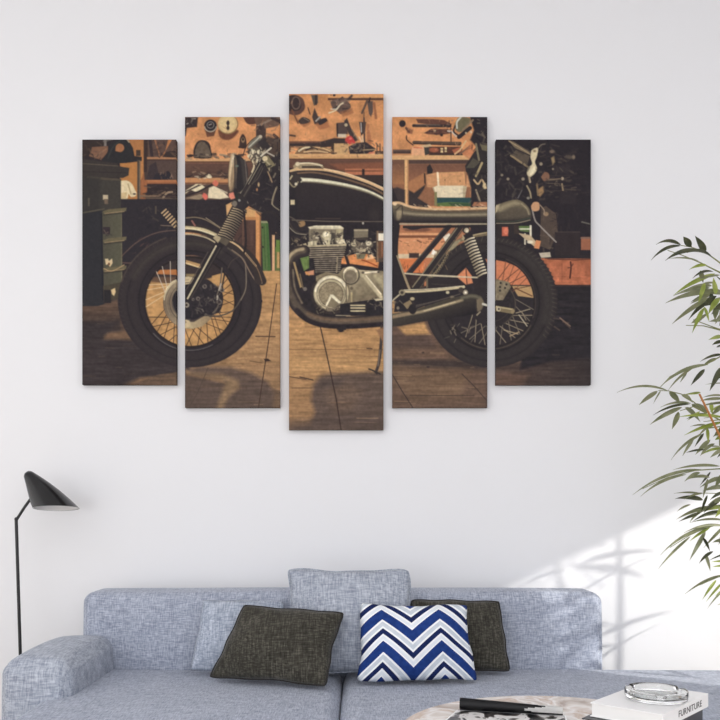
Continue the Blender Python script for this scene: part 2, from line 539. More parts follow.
def art_back():
    IMG[:] = np.array(K, np.float32)
    # boards of the workshop wall
    R(178, 90, 490, 275, gr(185, 94, (208, 138, 82), 185, 160, (222, 148, 92)))
    NZ(178, 90, 490, 170, 14, 9, .10, 1); NZ(178, 90, 490, 170, 4, 4, .05, 2)
    # left bay
    R(120, 136, 180, 202, (74, 58, 52))
    R(127, 136, 143.6, 200, gr(127, 140, (168, 108, 62), 143, 180, (196, 128, 68)))
    R(120, 163, 138, 200, (184, 120, 62))
    P([(140, 182), (144, 172), (146, 200), (139, 200)], (150, 92, 56))
    R(144, 136, 147.4, 172, (62, 48, 45)); R(148, 136, 178, 157, (92, 70, 62))
    P([(164, 157), (168, 140), (170, 136), (174, 136), (166, 150), (161, 157)], (188, 118, 66))
    L([(154, 136), (160, 157)], 1.6, (150, 100, 66)); L([(150, 140), (152, 156)], 3, (58, 48, 50))
    R(147, 157, 178, 159.4, (176, 122, 82)); R(147, 159.4, 178, 160.6, (70, 52, 46))
    PS([(163, 156), (167, 152), (175, 151), (178, 157), (164, 157)], (58, 48, 46))
    R(147, 160.6, 178, 180, (84, 66, 60)); P([(146, 180), (150, 165), (156, 162), (160, 180)], (62, 52, 54))
    PS([(153, 178), (157, 173), (163, 174), (168, 171), (172, 176), (170, 179), (155, 180)], (48, 44, 50))
    CL(160, 170, 177, 179, 14, [(50, 45, 48), (140, 110, 90), (110, 84, 70)], 4)
    R(146, 180, 178, 184, gr(146, 180, (196, 124, 74), 146, 184, (140, 82, 52)))
    R(146, 184, 178, 196, (54, 45, 46))
    P([(140, 180), (147, 180), (147, 193), (140, 193)], (160, 96, 58))
    # second picture column: shelves with bits
    R(178, 158.4, 290, 161.2, (212, 158, 104)); R(178, 161.2, 290, 163, (96, 66, 52))
    R(178, 163, 290, 178, gr(178, 163, (104, 72, 60), 178, 178, (84, 62, 54)))
    R(178, 178, 245, 184, (196, 134, 84)); R(178, 182.5, 245, 184, (120, 74, 52))
    CL(186, 172, 232, 179, 40, [(58, 48, 46), (48, 42, 44), (150, 120, 92), (90, 70, 60), (206, 186, 150)], 6, 1.3, .9, 0, .6)
    PS([(206, 177), (209, 174), (212, 177), (209, 178.4)], CR)
    # round tins and gauges on the wall
    P([(185, 117), (198, 117), (197, 127), (187, 128), (186, 136), (184, 136)], (62, 50, 50))
    CL(187, 118, 196, 124, 9, [(200, 190, 170), (120, 110, 100), (50, 44, 48)], 3, 1)
    P([(204.5, 128), (217, 127), (214, 136), (207, 137)], (104, 66, 50)); E(210.5, 125.5, 6.3, 6, (48, 42, 46)); G(210.5, 126, 5.9, 5.6, 1.1, (176, 164, 140), 10, 170)
    G(210.5, 125, 3.4, 3.2, .8, (130, 124, 118)); L([(209, 125), (211.5, 124)], .8, (170, 160, 150))
    PS([(218, 130), (220, 137), (226, 140), (233, 138), (238, 130)], (110, 66, 50), .8); E(228, 124.4, 10.2, 9.8, (146, 112, 72)); E(227.6, 123.8, 9.6, 9.2, (216, 182, 122))
    E(227.8, 123.6, 7.5, 7.2, (222, 192, 132)); E(228, 123, 1.6, 2.2, (60, 48, 44)); E(228, 128, 1.5, 2, (64, 50, 46)); L([(228, 121), (228, 129)], 1.3, (58, 46, 44))
    PS([(194, 158), (193.5, 150), (197, 142), (203, 140), (209, 143), (211, 150), (211, 158)], (54, 46, 46)); PS([(195, 157), (195.5, 149), (199, 142.5), (204, 142), (209, 148), (209.5, 157)], (98, 84, 70))
    NZ(193, 139, 212, 159, 2, 2, .10, 5)
    CL(186, 154, 240, 158, 34, [(60, 48, 46), (92, 70, 58), (150, 130, 104), (48, 42, 44)], 7, 1.4, .9, 0, .25)
    PS([(239, 148), (240, 138), (243, 134), (246, 139), (246, 148)], (66, 50, 46)); E(243, 140, 1.8, 2.6, (150, 118, 84)); E(243, 139.4, 1, 1.4, (44, 38, 40)); L([(239, 147), (245, 147)], 1.6, (60, 46, 44))
    PS([(243, 117), (262, 117), (258, 123), (248, 124)], (92, 60, 50)); PS([(254, 117), (281, 117), (279, 125), (268, 128), (258, 128)], (108, 82, 68)); L([(258, 126), (272, 119)], 2, (140, 118, 100))
    R(256, 126, 266, 142, (74, 58, 54)); L([(274, 135), (281, 141)], 3, (78, 54, 48)); L([(277.5, 140), (278, 153)], 1, (92, 60, 50)); L([(272, 118), (281, 122)], 3, (66, 52, 52))
    # white motorcycle body behind, red caps
    R(180, 184, 236, 201, (88, 68, 60), .8); CL(186, 185, 232, 199, 20, [(120, 96, 78), (56, 47, 48), (150, 120, 92)], 6, 1.2, .7, -.2, .4)
    P([(185, 191), (196, 184), (202, 184), (190, 190), (185, 194)], CR); P([(191, 190), (202, 185), (206, 188), (202, 190), (196, 192)], (228, 212, 170))
    P([(208, 196), (209, 188), (214, 186), (222, 190), (229, 197.5), (220, 199), (208, 198)], (226, 208, 168)); P([(186, 198), (200, 194), (206, 196), (199, 200)], (150, 128, 100))
    L([(180, 197.5), (198, 192), (213, 184)], 1.9, (54, 46, 46)); L([(185, 192), (199, 185)], 1.1, (50, 44, 46)); L([(221, 190), (227, 193)], 1.4, (190, 170, 140))
    R(180, 199.6, 236, 232, (50, 44, 48)); CL(186, 201, 230, 216, 26, [(60, 54, 54), (44, 40, 46), (70, 62, 58)], 7, 1.2, .6)
    PS([(202, 196), (203.6, 193), (206, 194), (208, 197), (205.4, 200)], (222, 104, 86)); PS([(212, 183.5), (215, 180), (218.5, 183), (216, 186.5)], (216, 110, 84))
    # cupboard below, boards and green crate
    P([(226, 205), (232, 202), (236, 205), (233, 213), (227, 218)], (216, 164, 104)); P([(246, 208), (255, 209), (256, 220), (243, 220)], (214, 160, 98))
    R(240, 217, 257, 220, (196, 128, 72)); R(243, 220, 256, 268, (86, 62, 54)); NZ(243, 220, 256, 268, 3, 14, .12, 9); P([(228, 222), (243, 221), (243, 268), (236, 268)], (82, 60, 54)); R(256, 205, 260.5, 271, (214, 146, 84)); R(259.6, 205, 261, 271, (150, 96, 60))
    R(261, 210, 292, 271, (50, 44, 46)); P([(261, 222), (268, 222), (271, 271), (263, 271)], (86, 112, 62)); P([(266, 222), (268, 222), (270.5, 271), (268, 271)], (68, 104, 52)); R(261, 221, 268, 223, (150, 150, 110)); L([(264, 226), (265.4, 268)], .8, (62, 92, 48))
    E(262.4, 227.5, .9, 1, (50, 44, 40)); E(263, 247, .9, 1, (50, 44, 40))
    R(272, 235, 274.8, 271, (214, 164, 116)); R(275, 247, 281, 271, (98, 112, 60)); R(277, 246, 279.5, 268, (196, 150, 92)); R(276, 240, 282, 252, (104, 134, 60)); R(275.6, 229, 282, 233, (190, 130, 84)); R(280, 236, 284, 271, (60, 50, 44))
    L([(270, 214), (276, 222), (278, 232)], 2.6, (60, 50, 50)); L([(273, 214), (277, 224)], 1.2, (160, 130, 100))
    # middle column: tools on the wall
    PS([(288, 96), (296, 95), (303, 99), (305, 108), (300, 114), (293, 115), (287, 111)], (96, 66, 58)); PS([(287, 96), (295, 95.5), (300, 100), (301, 108), (296, 111), (287, 109)], (60, 48, 48)); G(296, 103, 4, 6, 1.2, (116, 92, 80))
    L([(292, 110), (298, 123)], 1.6, (120, 76, 54)); P([(311, 95), (318, 95), (318, 103), (314, 106), (312, 99)], (92, 80, 70)); L([(316, 96), (316, 104)], 2.2, (62, 52, 50))
    PS([(299, 122), (303, 118), (310, 120), (310, 124), (304, 127)], (150, 92, 60), .9, .7); PS([(298, 121), (303, 117), (310, 120), (308, 123), (301, 124)], (70, 58, 54)); L([(304, 118), (309, 121)], 1, (120, 104, 90))
    P([(312, 117), (314.5, 108), (318, 116), (321, 119), (326, 118), (328, 121), (319, 125), (314.5, 124)], (74, 60, 56)); L([(308, 108), (310, 114)], 1.2, (90, 64, 54)); P([(315, 124), (327, 120), (330, 127), (320, 130)], (164, 100, 64), .9, .8); L([(316, 121), (320, 117)], 1.4, (168, 160, 150)); PS([(318, 121), (325, 118), (327, 121), (320, 125)], (56, 48, 50))
    R(328, 98, 384, 100.2, (84, 58, 50)); R(328, 92, 384, 97.6, (222, 156, 96)); E(334.2, 95.2, 1.4, 1.2, (52, 42, 40)); E(331, 95, .5, .5, (90, 60, 44))
    PS([(330, 101), (340, 98), (343, 97), (350, 104), (350, 109), (342, 114), (338, 112), (332, 107)], (104, 80, 70)); CL(332, 99, 349, 112, 26, [(60, 50, 50), (130, 108, 94), (84, 70, 64)], 6, 1.8, .9, -.4, .5)
    C([(329, 113), (336, 110), (340, 105), (343, 103)], 1.2, CR); C([(331, 109), (336, 109), (339, 106)], 1, (206, 196, 170)); P([(340, 112), (352, 108), (354, 113), (343, 117)], (160, 98, 62), .9, .7)
    C([(367, 101), (365, 106), (362, 113)], 2.2, (96, 76, 66)); P([(367, 101), (373, 101), (373, 112), (371, 117), (369, 114)], (92, 76, 70)); L([(374, 103), (376, 118)], 2.4, (156, 96, 64), .7); L([(370, 98), (369, 102)], 1.6, (60, 48, 48)); L([(364, 112), (364, 122)], 1.3, (130, 90, 64))
    P([(337, 123), (346, 122), (348, 134), (337, 135)], (84, 68, 64)); L([(337, 124), (337.5, 136)], 1.6, (56, 46, 46)); P([(344, 121), (347, 118), (351, 128), (358, 140), (353, 143), (347, 130)], (70, 58, 56)); E(346, 125, 1.6, 1.6, (190, 170, 130)); L([(352, 130), (358, 140)], 1.2, (130, 104, 80))
    P([(359, 122), (366, 122), (365, 132), (361, 136)], (70, 58, 56)); L([(361, 123), (361.4, 132)], .9, (190, 180, 170)); L([(364, 118), (364.5, 142)], 1.6, (82, 64, 58)); C([(359, 137), (361, 140), (362, 145), (363, 141), (362, 136)], 1.1, (220, 190, 150)); P([(367, 124), (369, 124), (372, 144), (367, 144)], (170, 104, 68), .8, .8)
    R(338, 134, 346, 137.4, (206, 188, 158)); P([(289, 141.5), (321, 141.5), (334, 138), (346, 138.4), (346, 143.4), (330, 147), (289, 146.4)], (62, 51, 50)); P([(290, 141), (322, 141), (318, 143), (289, 143.5)], (130, 84, 62), .6, .7)
    PS([(345, 140), (347, 137), (351, 136), (354, 140), (355, 143), (347, 144)], (206, 62, 58)); E(350.4, 138.6, 1.4, 1.2, (230, 110, 96))
    P([(348, 147), (356, 143), (366, 142), (376, 149), (370, 154), (350, 154)], (58, 50, 52)); CL(350, 144, 370, 153, 14, [(90, 80, 76), (150, 130, 104), (40, 36, 40)], 5, 1.2); L([(363, 150), (376, 149.4)], 1, (170, 140, 100))
    R(334, 143.4, 348.6, 155, (206, 160, 104)); P([(331, 144), (334, 143), (334, 155), (331, 154)], (70, 54, 48)); PS([(296, 152), (300, 147), (308, 146), (320, 147), (330, 149), (331, 153), (298, 154.4)], (130, 96, 66))
    C([(299, 151), (304, 148), (310, 147.4)], 1.6, CR); C([(313, 147), (322, 148), (330, 151)], 1.4, (222, 178, 120)); C([(304, 152), (316, 151), (328, 152.6)], 1.1, (220, 180, 128)); C([(306, 150), (312, 148), (317, 149)], 1.6, (62, 50, 46)); CL(289, 146, 330, 154, 18, [(60, 50, 48), (196, 160, 112), (90, 66, 54)], 6, 1.1, .8, .1, .5)
    R(286, 146, 291, 152, (110, 80, 60)); L([(289, 135), (295, 136)], 2, (90, 66, 54)); P([(367, 154), (370, 152), (374, 152), (374, 156), (367, 157)], (214, 120, 88)); L([(377, 146), (377, 153)], 1, (90, 64, 52)); L([(380, 144), (380, 153)], 1.1, (74, 54, 50)); R(375, 151, 384, 156, (88, 66, 56))
    R(286, 154, 386, 158.8, gr(286, 154, (224, 172, 112), 286, 158.8, (204, 148, 92))); R(286, 158.6, 386, 160.4, (92, 62, 50))
    R(286, 160, 386, 200, gr(286, 160, (104, 72, 60), 286, 178, (96, 62, 50))); P([(330, 164), (386, 162), (386, 172), (340, 170)], (150, 88, 60), 1.5, .7); R(345, 168.6, 386, 170.4, (184, 110, 74)); R(345, 171.6, 386, 175, (190, 112, 76)); R(362, 169, 364.6, 177, (54, 44, 44)); R(345, 175, 386, 200, (62, 50, 48))
    # fourth column: wall tools, shelf, boxes
    E(402.4, 123.6, 3.3, 3.5, (50, 44, 48)); P([(406, 127), (413, 130), (412, 134), (407, 133)], (150, 94, 66), .7); L([(406, 128), (409, 132)], 2, (104, 70, 58)); C([(406.6, 136), (407, 140), (413, 145)], 1.3, (92, 60, 48))
    P([(416, 119), (432, 119), (444, 120), (452, 124), (450, 127), (418, 123)], (104, 66, 54)); L([(413.6, 125.6), (450, 126)], 3, (60, 51, 50)); L([(416, 124.6), (440, 125)], .8, (110, 96, 86)); CL(446, 120, 452, 130, 8, [(150, 120, 100), (70, 56, 52)], 3)
    P([(424, 133), (431, 129), (448, 129), (452, 133), (441, 135), (427, 134)], (92, 60, 52)); E(434.6, 130.6, 1.4, 1.5, (214, 190, 140)); CL(428, 129, 450, 134, 14, [(56, 46, 48), (130, 84, 64)], 5, 1.2, .8, 0, .4); E(441.6, 135, 1.4, 1.4, (50, 42, 44)); C([(448, 131), (452, 132), (456, 136)], 1.8, (200, 184, 164)); L([(451, 132), (451, 144)], 1.1, (74, 56, 50))
    L([(414, 142.4), (460, 143.4)], 3.2, (92, 74, 62)); L([(414, 143.6), (460, 145)], 1.4, (70, 54, 48)); P([(420, 146), (430, 144), (432, 146), (424, 148)], (206, 176, 130))
    P([(412, 147), (424, 146.6), (427, 155), (411.6, 156)], (230, 166, 118)); L([(414, 147.6), (422, 148)], .9, (214, 104, 66)); R(393, 149.6, 411, 153.6, (74, 58, 54)); R(393, 150, 411, 151, (110, 88, 76)); P([(424, 147.4), (429, 147), (430, 154), (425, 155.4)], (66, 62, 58)); R(429, 146.6, 462, 155.4, (92, 58, 48))
    E(434, 150, 4.6, 2.2, (170, 92, 64)); L([(431, 154), (462, 154.4)], 1.6, (58, 50, 48)); R(440.6, 148, 443, 152.6, (226, 200, 140)); R(444.6, 147, 446.8, 152, (220, 196, 136)); L([(440, 150), (447, 150)], .7, (70, 50, 44)); P([(452, 150), (460, 147), (462, 151), (455, 154.6)], (176, 96, 66))
    R(388, 155.4, 470, 160, (222, 170, 112)); R(388, 159.8, 470, 164, (84, 64, 58)); R(388, 164, 470, 206, gr(388, 164, (122, 82, 64), 388, 182, (150, 98, 68)))
    R(388, 160, 405, 182, (116, 80, 62)); R(388, 164, 404, 184, gr(388, 164, (120, 82, 62), 388, 184, (172, 114, 72)), .8); R(404.6, 159.6, 408.4, 206, (226, 174, 112)); R(407.4, 159.6, 408.6, 206, (180, 124, 80))
    P([(408.6, 182), (426, 172), (426, 186), (414, 193), (408.6, 190)], (176, 116, 74), .8); P([(388, 190), (397, 187), (405, 190), (405, 206), (388, 206)], (64, 54, 54), .9); P([(408.6, 190), (414, 193), (426, 184), (424, 189), (418, 198), (428, 204), (428, 208), (408.6, 206)], (60, 52, 52), .8); P([(418, 198), (430, 190), (432, 204), (428, 204)], (150, 100, 70), .8)
    P([(427, 167), (430, 164), (433, 170), (432, 174), (427, 174)], (50, 44, 46)); L([(424.6, 174), (425, 183)], 1.6, (76, 56, 50))
    P([(426, 175), (438, 172), (438, 188), (427, 187)], (208, 146, 96)); P([(438, 172.4), (466, 171.6), (466, 186), (438, 187)], (214, 152, 98)); L([(437.6, 173), (438.6, 187)], 2, (240, 216, 174)); L([(465, 172), (466, 184)], 1, (140, 96, 66)); P([(467, 175), (472, 176), (472, 187), (466, 187)], (206, 146, 96)); E(445, 180, .6, .6, (120, 76, 50)); E(460, 181, .5, .6, (120, 76, 50)); NZ(426, 171, 470, 188, 5, 2, .05, 3)
    P([(432.6, 187.6), (437, 185.6), (464, 185.6), (466, 190), (464.6, 198), (437, 197.6), (434, 191)], (230, 212, 172)); P([(463, 186), (467, 186), (465, 198), (463, 198)], (190, 170, 132)); L([(433, 187.6), (436, 195)], 1, (180, 158, 120))
    R(435.6, 197.6, 472, 203.4, (44, 76, 78)); P([(437, 203), (450, 202), (472, 203), (472, 206.4), (437, 206.4)], (92, 116, 62)); P([(448, 203), (472, 203), (472, 206.4), (452, 206)], (60, 86, 58)); R(434.4, 192, 437, 206, (130, 124, 80))
    # bottle, orange low bench and rack behind the frame
    R(388, 222, 470, 246, (176, 112, 76)); P([(398, 229), (436, 226), (436, 240), (398, 240)], (186, 118, 78), .8); P([(402, 229), (424, 227), (432, 230), (424, 232), (406, 231)], (128, 82, 62), .8); R(392, 233, 442, 235.4, (226, 158, 106)); R(392, 235.4, 442, 238, (130, 78, 54)); R(392, 238, 452, 255, (220, 146, 96)); CL(396, 238, 446, 246, 16, [(110, 66, 48), (236, 176, 124), (150, 92, 60)], 5, 1, .8, .1, .4)
    R(398, 254, 436, 258.4, (216, 190, 150)); R(409, 253, 419, 258, (66, 52, 50)); P([(399, 259), (432, 258), (428, 275), (405, 275)], (222, 120, 66)); CL(402, 260, 430, 273, 16, [(120, 66, 44), (236, 150, 96), (180, 92, 54)], 4, 1.1, .8, 1.4, .5); R(402, 273, 424, 288, (60, 48, 46))
    P([(443, 237), (449, 233), (452, 237), (446, 243)], (226, 216, 190)); R(434, 250, 446, 262, (150, 116, 84)); L([(436, 252), (437, 262)], 1.8, (220, 200, 160)); P([(433, 249), (436, 252), (434, 255), (431, 254)], (250, 244, 226))
    # bench behind rear wheel
    P([(478, 100), (470, 118), (474, 130), (470, 140), (478, 148), (472, 160), (467, 172), (471, 188), (470, 240), (594, 240), (594, 100)], (47, 42, 47), .9); R(470, 258, 594, 285, gr(490, 258, (206, 116, 76), 594, 270, (176, 98, 66))); R(424, 258, 490, 286, (200, 118, 76))
    NZ(470, 258, 594, 286, 6, 5, .10, 4); NZ(470, 258, 594, 286, 2, 3, .06, 8); R(545, 256.6, 594, 258.6, (64, 50, 48)); R(470, 285, 594, 288, (70, 50, 46)); C([(570.6, 262), (571, 268), (570, 278)], 1.6, (84, 46, 40)); C([(568, 268), (571, 267), (573, 264)], 1, (100, 56, 46)); L([(548, 259), (576, 260), (590, 259)], 1, (96, 56, 46)); L([(562, 264), (562, 282)], .5, (140, 76, 56))


def art_specks():
    CL(186, 119, 279, 157, 60, [(150, 96, 64), (232, 170, 116), (120, 78, 58)], 3, .8, .35); CL(290, 97, 384, 150, 70, [(150, 96, 64), (236, 176, 122), (124, 80, 60)], 3, .8, .35); CL(393, 118, 470, 150, 40, [(150, 94, 62), (232, 168, 112)], 3, .8, .4)
    CL(252, 118, 281, 150, 26, [(70, 56, 54), (120, 96, 80), (52, 45, 48), (150, 110, 80)], 5, 1.4, .7); CL(330, 140, 384, 154, 30, [(60, 50, 50), (170, 130, 92), (96, 76, 66)], 4, 1, .7)
    CL(82, 140, 104, 158, 16, [(90, 70, 60), (48, 42, 44), (110, 84, 68)], 6, 1.3, .6); CL(148, 138, 177, 156, 22, [(70, 54, 50), (120, 88, 68), (52, 45, 47)], 6, 1.2, .6); CL(142, 186, 178, 199, 26, [(110, 86, 68), (46, 40, 44), (84, 68, 60)], 6, 1.1, .7, 0, .4)
    CL(186, 164, 230, 178, 24, [(120, 88, 70), (66, 54, 52)], 5, 1, .5, 0, .4); CL(392, 162, 470, 206, 30, [(100, 72, 60), (180, 124, 84)], 5, 1, .3); CL(289, 148, 384, 158, 20, [(240, 196, 140), (150, 106, 74)], 5, .8, .5, 0, .2)
    CL(188, 232, 246, 262, 26, [(62, 55, 54), (40, 36, 40)], 7, 1, .5, -.9, .3)


def art_floor():
    top = 271
    P([(178, 271), (292, 271), (292, 300), (386, 300), (386, 300), (594, 320), (594, 434), (78, 434), (78, 306), (100, 306), (118, 299), (140, 282), (178, 280)],
      gr(185, 272, (196, 146, 90), 185, 400, (150, 114, 80)))
    # glow of the floor dies out to both sides
    P([(78, 300), (122, 296), (122, 434), (78, 434)], (66, 55, 52), 1); P([(78, 306), (98, 306), (117, 300), (121, 318), (110, 323), (78, 322)], gr(78, 306, (96, 74, 60), 78, 322, (72, 58, 52)), 1.2)
    P([(120, 296), (150, 296), (150, 434), (120, 434)], gr(120, 300, (80, 63, 55), 150, 300, (150, 112, 76)), 1)
    P([(103, 333), (130, 331), (136, 340), (104, 340)], (116, 88, 66), 1.6); P([(78, 340), (190, 340), (190, 374), (140, 378), (120, 386), (78, 386)], (60, 52, 53), 2.2); P([(78, 322), (118, 322), (104, 336), (100, 341), (78, 341)], (56, 49, 50), 2.4)
    P([(128, 386), (146, 379), (160, 374.6), (178, 372), (200, 371), (250, 380), (284, 392), (284, 434), (128, 434)], gr(130, 380, (96, 75, 60), 190, 380, (108, 84, 64)), 1)
    R(286, 320, 386, 434, gr(286, 330, (186, 138, 86), 286, 432, (150, 112, 76)), .5)
    P([(286, 355), (386, 355), (386, 374), (330, 374), (286, 372)], (196, 148, 92), 5, .6)
    P([(388, 318), (594, 318), (594, 434), (388, 434)], gr(388, 330, (104, 80, 66), 388, 410, (108, 84, 68)), .5)
    P([(398, 327), (424, 322), (430, 334), (406, 336)], (188, 140, 86), 1.5); P([(388, 350), (445, 350), (450, 358), (388, 358)], (112, 86, 68), 2, .9); P([(388, 360), (500, 360), (500, 370), (388, 366)], (72, 60, 56), 2)
    P([(394, 366), (440, 370), (470, 373), (460, 398), (412, 400), (396, 384)], (122, 95, 72), 5, .9); P([(388, 334), (428, 336), (436, 348), (388, 348)], (88, 70, 62), 2.5, .9)
    P([(486, 366), (594, 356), (594, 434), (486, 434)], gr(490, 378, (86, 68, 60), 594, 372, (60, 52, 52)), 2); P([(492, 372), (530, 374), (520, 388), (492, 390)], (106, 80, 66), 3, .8)
    P([(530, 286), (594, 286), (594, 358), (550, 362), (520, 370)], (46, 42, 46), 1.5)
    # lamp-lit boards: shadow of the wheel and the engine on them
    P([(178, 372), (200, 366), (230, 367), (252, 373), (268, 382), (274, 394), (272, 410), (178, 410)], (92, 75, 66), 2.6, .92)
    P([(186, 372), (222, 374), (238, 380), (240, 388), (230, 396), (222, 410), (216, 408), (222, 392), (226, 382), (205, 376)], (150, 118, 82), 2.4, .75)
    P([(186, 369), (192, 374), (222, 379), (226, 384), (200, 378), (186, 375)], (150, 114, 78), 1.4, .7)
    P([(313, 385), (319, 377), (326, 374), (386, 371), (386, 434), (286, 434), (290, 427), (310, 424), (315, 412), (311, 400)], (92, 76, 68), 3, .92)
    P([(325, 387), (350, 384), (362, 392), (352, 410), (336, 412), (326, 400)], (116, 92, 74), 4, .6); P([(322, 380), (344, 378), (340, 386), (316, 390)], (78, 66, 62), 2.5, .6)
    L([(288, 424), (330, 422), (384, 420)], 8, (88, 72, 66), 3, .5)
    # grain, joints, nail marks
    NZ(78, 276, 594, 434, 20, 2.0, .10, 11); NZ(78, 276, 594, 434, 9, 1.0, .07, 12); NZ(78, 276, 594, 434, 3, 2.5, .05, 13)
    for _ in range(150):
        x, y = RNG.uniform(186, 480), RNG.uniform(278, 428)
        l = RNG.uniform(3, 22)
        L([(x, y), (x+l, y+RNG.uniform(-.5, .5))], RNG.uniform(.4, .8), (88, 62, 44) if RNG.rand() < .6 else (222, 176, 120), .5, RNG.uniform(.12, .4))
    CL(188, 280, 384, 372, 60, [(110, 76, 50), (228, 184, 128)], 9, .8, .35, 0, .12); CL(80, 318, 180, 384, 40, [(50, 44, 46), (92, 74, 62)], 16, 1, .35, 0, .06); CL(390, 340, 590, 405, 50, [(60, 50, 48), (136, 106, 80)], 14, .9, .3, 0, .08)
    L([(276.6, 284), (268, 345), (258.4, 408)], .9, (70, 50, 42)); L([(256, 336.4), (275, 336.6)], 1.1, (82, 58, 46)); P([(264, 359), (268, 358.6), (271, 361), (265, 361.6)], (58, 44, 42))
    L([(320.4, 327), (327, 356), (336, 398), (341.4, 432)], 1.2, (62, 46, 42)); L([(290, 299.5), (318, 300)], .5, (120, 86, 56)); L([(286, 349.4), (384, 350)], .6, (112, 80, 54), .4, .7); L([(300, 377), (313, 380)], 1.2, (72, 54, 46))
    L([(289, 376.5), (306, 379.6)], .8, (84, 60, 48)); L([(292, 388), (312, 388)], .6, (90, 66, 50)); L([(367, 348.4), (372, 348.8)], 1, (80, 56, 44))
    L([(392, 374), (402, 391), (413, 408)], 1, (62, 50, 48)); L([(462, 374), (474, 386), (488, 402)], .9, (66, 53, 50)); L([(410, 395.4), (474, 395.4)], .6, (62, 50, 46)); L([(208, 368), (198, 392), (190, 406)], .6, (70, 56, 50), .4, .7)
    L([(250, 361), (262, 363)], .7, (100, 72, 52)); E(423, 352.6, 1.2, .9, (66, 52, 48)); E(428, 367, 1.6, .8, (58, 48, 46))


def art_left():
    # pillar drill and clutter above the cabinet
    P([(80, 137), (107, 137), (106, 146), (92, 146), (90, 154), (82, 158), (80, 158)], (56, 46, 44)); P([(89, 156), (92, 147), (108, 146), (108, 152), (101, 160)], (126, 88, 66)); L([(94, 157), (106, 149)], 1, (160, 116, 84), .5, .6); L([(104, 141), (112, 139)], 2.6, (92, 84, 80)); R(104, 139, 106.5, 146, (120, 112, 104))
    P([(102, 161), (107, 153), (110, 145), (115, 141), (122, 139), (129, 141), (133, 148), (134.6, 156), (141.6, 157), (141.6, 161), (130, 162.6), (118, 163.4)], (47, 46, 48)); PS([(115.4, 151), (116, 146), (119, 143.6), (123, 145), (124, 149), (121, 152)], (168, 108, 68)); C([(108, 158), (113, 147), (120, 141)], 1.2, (66, 68, 66), .6, .6)
    L([(127, 139), (129, 142)], 1.5, (160, 140, 110)); R(136, 150, 140.6, 156, (70, 56, 48)); R(131, 157, 141.8, 160, (48, 44, 46)); R(137.2, 160, 140.4, 211, (78, 68, 60)); L([(139.8, 161), (139.8, 211)], .9, (128, 106, 80)); L([(138.6, 205), (139.6, 214)], 2, (190, 160, 120))
    # cream tank of another machine
    P(sp([(120, 181), (127, 180.6), (132, 184), (135, 190), (136.4, 193), (135.6, 196), (131, 197), (128.6, 194), (127, 199), (120, 199)], 3), (222, 202, 156)); L([(128, 184), (131, 194)], 1.2, (180, 154, 110)); E(134.4, 194, 1.4, .8, (50, 42, 40)); P([(121, 193), (127, 192), (126, 199), (121, 199)], (204, 176, 124))
    R(119, 199, 180, 262, (48, 44, 49)); L([(140, 196), (158, 196), (165, 192)], 1.8, (124, 100, 78)); C([(163, 198), (167, 193), (172, 192)], 2, (150, 124, 96)); L([(146, 198), (177, 198.6)], 1, (96, 80, 68)); R(155, 206, 156.6, 214, (88, 76, 66)); CL(141, 200, 177, 232, 26, [(62, 56, 56), (40, 38, 44), (78, 68, 62)], 8, 1, .6)
    for k in range(7):
        t = k/6; x, y = 163.6+12.4*t, 211+14*t
        L([(x-1.8, y+2.2), (x+2.4, y-1.6)], 1.5, (198, 164, 116) if k % 1 == 0 else K)
        L([(x-1, y+3.2), (x+3.2, y-.6)], .9, (56, 46, 46))
    L([(161, 225.4), (173, 226)], .9, (120, 100, 84)); C([(150, 262), (120, 262), (130, 248), (144, 238), (160, 232), (180, 230)], 1.2, (92, 72, 66)); CL(132, 240, 150, 254, 10, [(96, 66, 62), (70, 54, 54)], 5, 1, .8, -.6, .2)
    # steel tool cabinet
    P([(80, 158), (98, 161), (118, 163.6), (118, 166), (129.4, 168), (128.6, 175.4), (123, 178), (80, 176.6)], (60, 54, 51)); L([(80, 163.4), (118, 166)], .9, (92, 80, 68)); L([(82, 171.6), (128, 173)], .7, (48, 43, 44)); L([(88, 177.6), (120, 180)], 2.6, (82, 72, 60)); P([(80, 179), (121, 181), (121, 209), (100, 212), (80, 212)], (64, 60, 55)); P([(80, 176), (100, 178), (100, 212), (80, 212)], (56, 53, 51), 2)
    P([(101, 212), (121, 209), (122, 286), (101, 292)], gr(101, 212, (78, 74, 62), 121, 212, (88, 86, 68))); P([(78, 212), (102, 210), (104, 304), (98, 306), (78, 306)], (47, 47, 51)); L([(101.4, 214), (103, 300)], 1.6, (40, 38, 44)); P([(103, 286), (122, 282), (119, 298), (104, 302)], (74, 66, 54)); R(104, 290, 111, 303, (44, 41, 44)); L([(121.4, 212), (121.8, 283)], .8, (120, 112, 84))
    for y in (209, 238, 267):
        P([(103, y+2.4), (108, y+.4), (126.6, y-1.4), (126, y+2), (114, y+4), (104, y+5)], (106, 96, 70)); L([(105, y+4.6), (124, y+2.4)], .9, (150, 128, 90)); L([(104, y+6), (122, y+4)], 1.4, (58, 52, 48), .6, .8)
    L([(82, 213), (104, 209)], 1.5, (84, 76, 64)); R(103, 195, 108, 199.6, (190, 172, 136)); P([(104, 199), (108, 199), (108, 204), (104.6, 204)], (110, 92, 74)); R(88, 198, 89.6, 206, (92, 82, 70)); R(103, 227, 110, 234, (52, 44, 48)); CL(103, 228, 110, 238, 8, [(120, 96, 84), (60, 50, 54)], 3); 
    P([(105, 259), (108, 258.6), (109, 261), (112, 258.6), (112.6, 263), (110, 267), (108, 264), (106, 265)], (214, 188, 140)); E(109, 264, 1, 1.4, (110, 66, 44)); P([(111, 290), (115, 288), (115.6, 292), (114, 296), (112, 294)], (216, 186, 130)); C([(104, 268.6), (112, 271), (124, 265)], 1, (170, 140, 96))


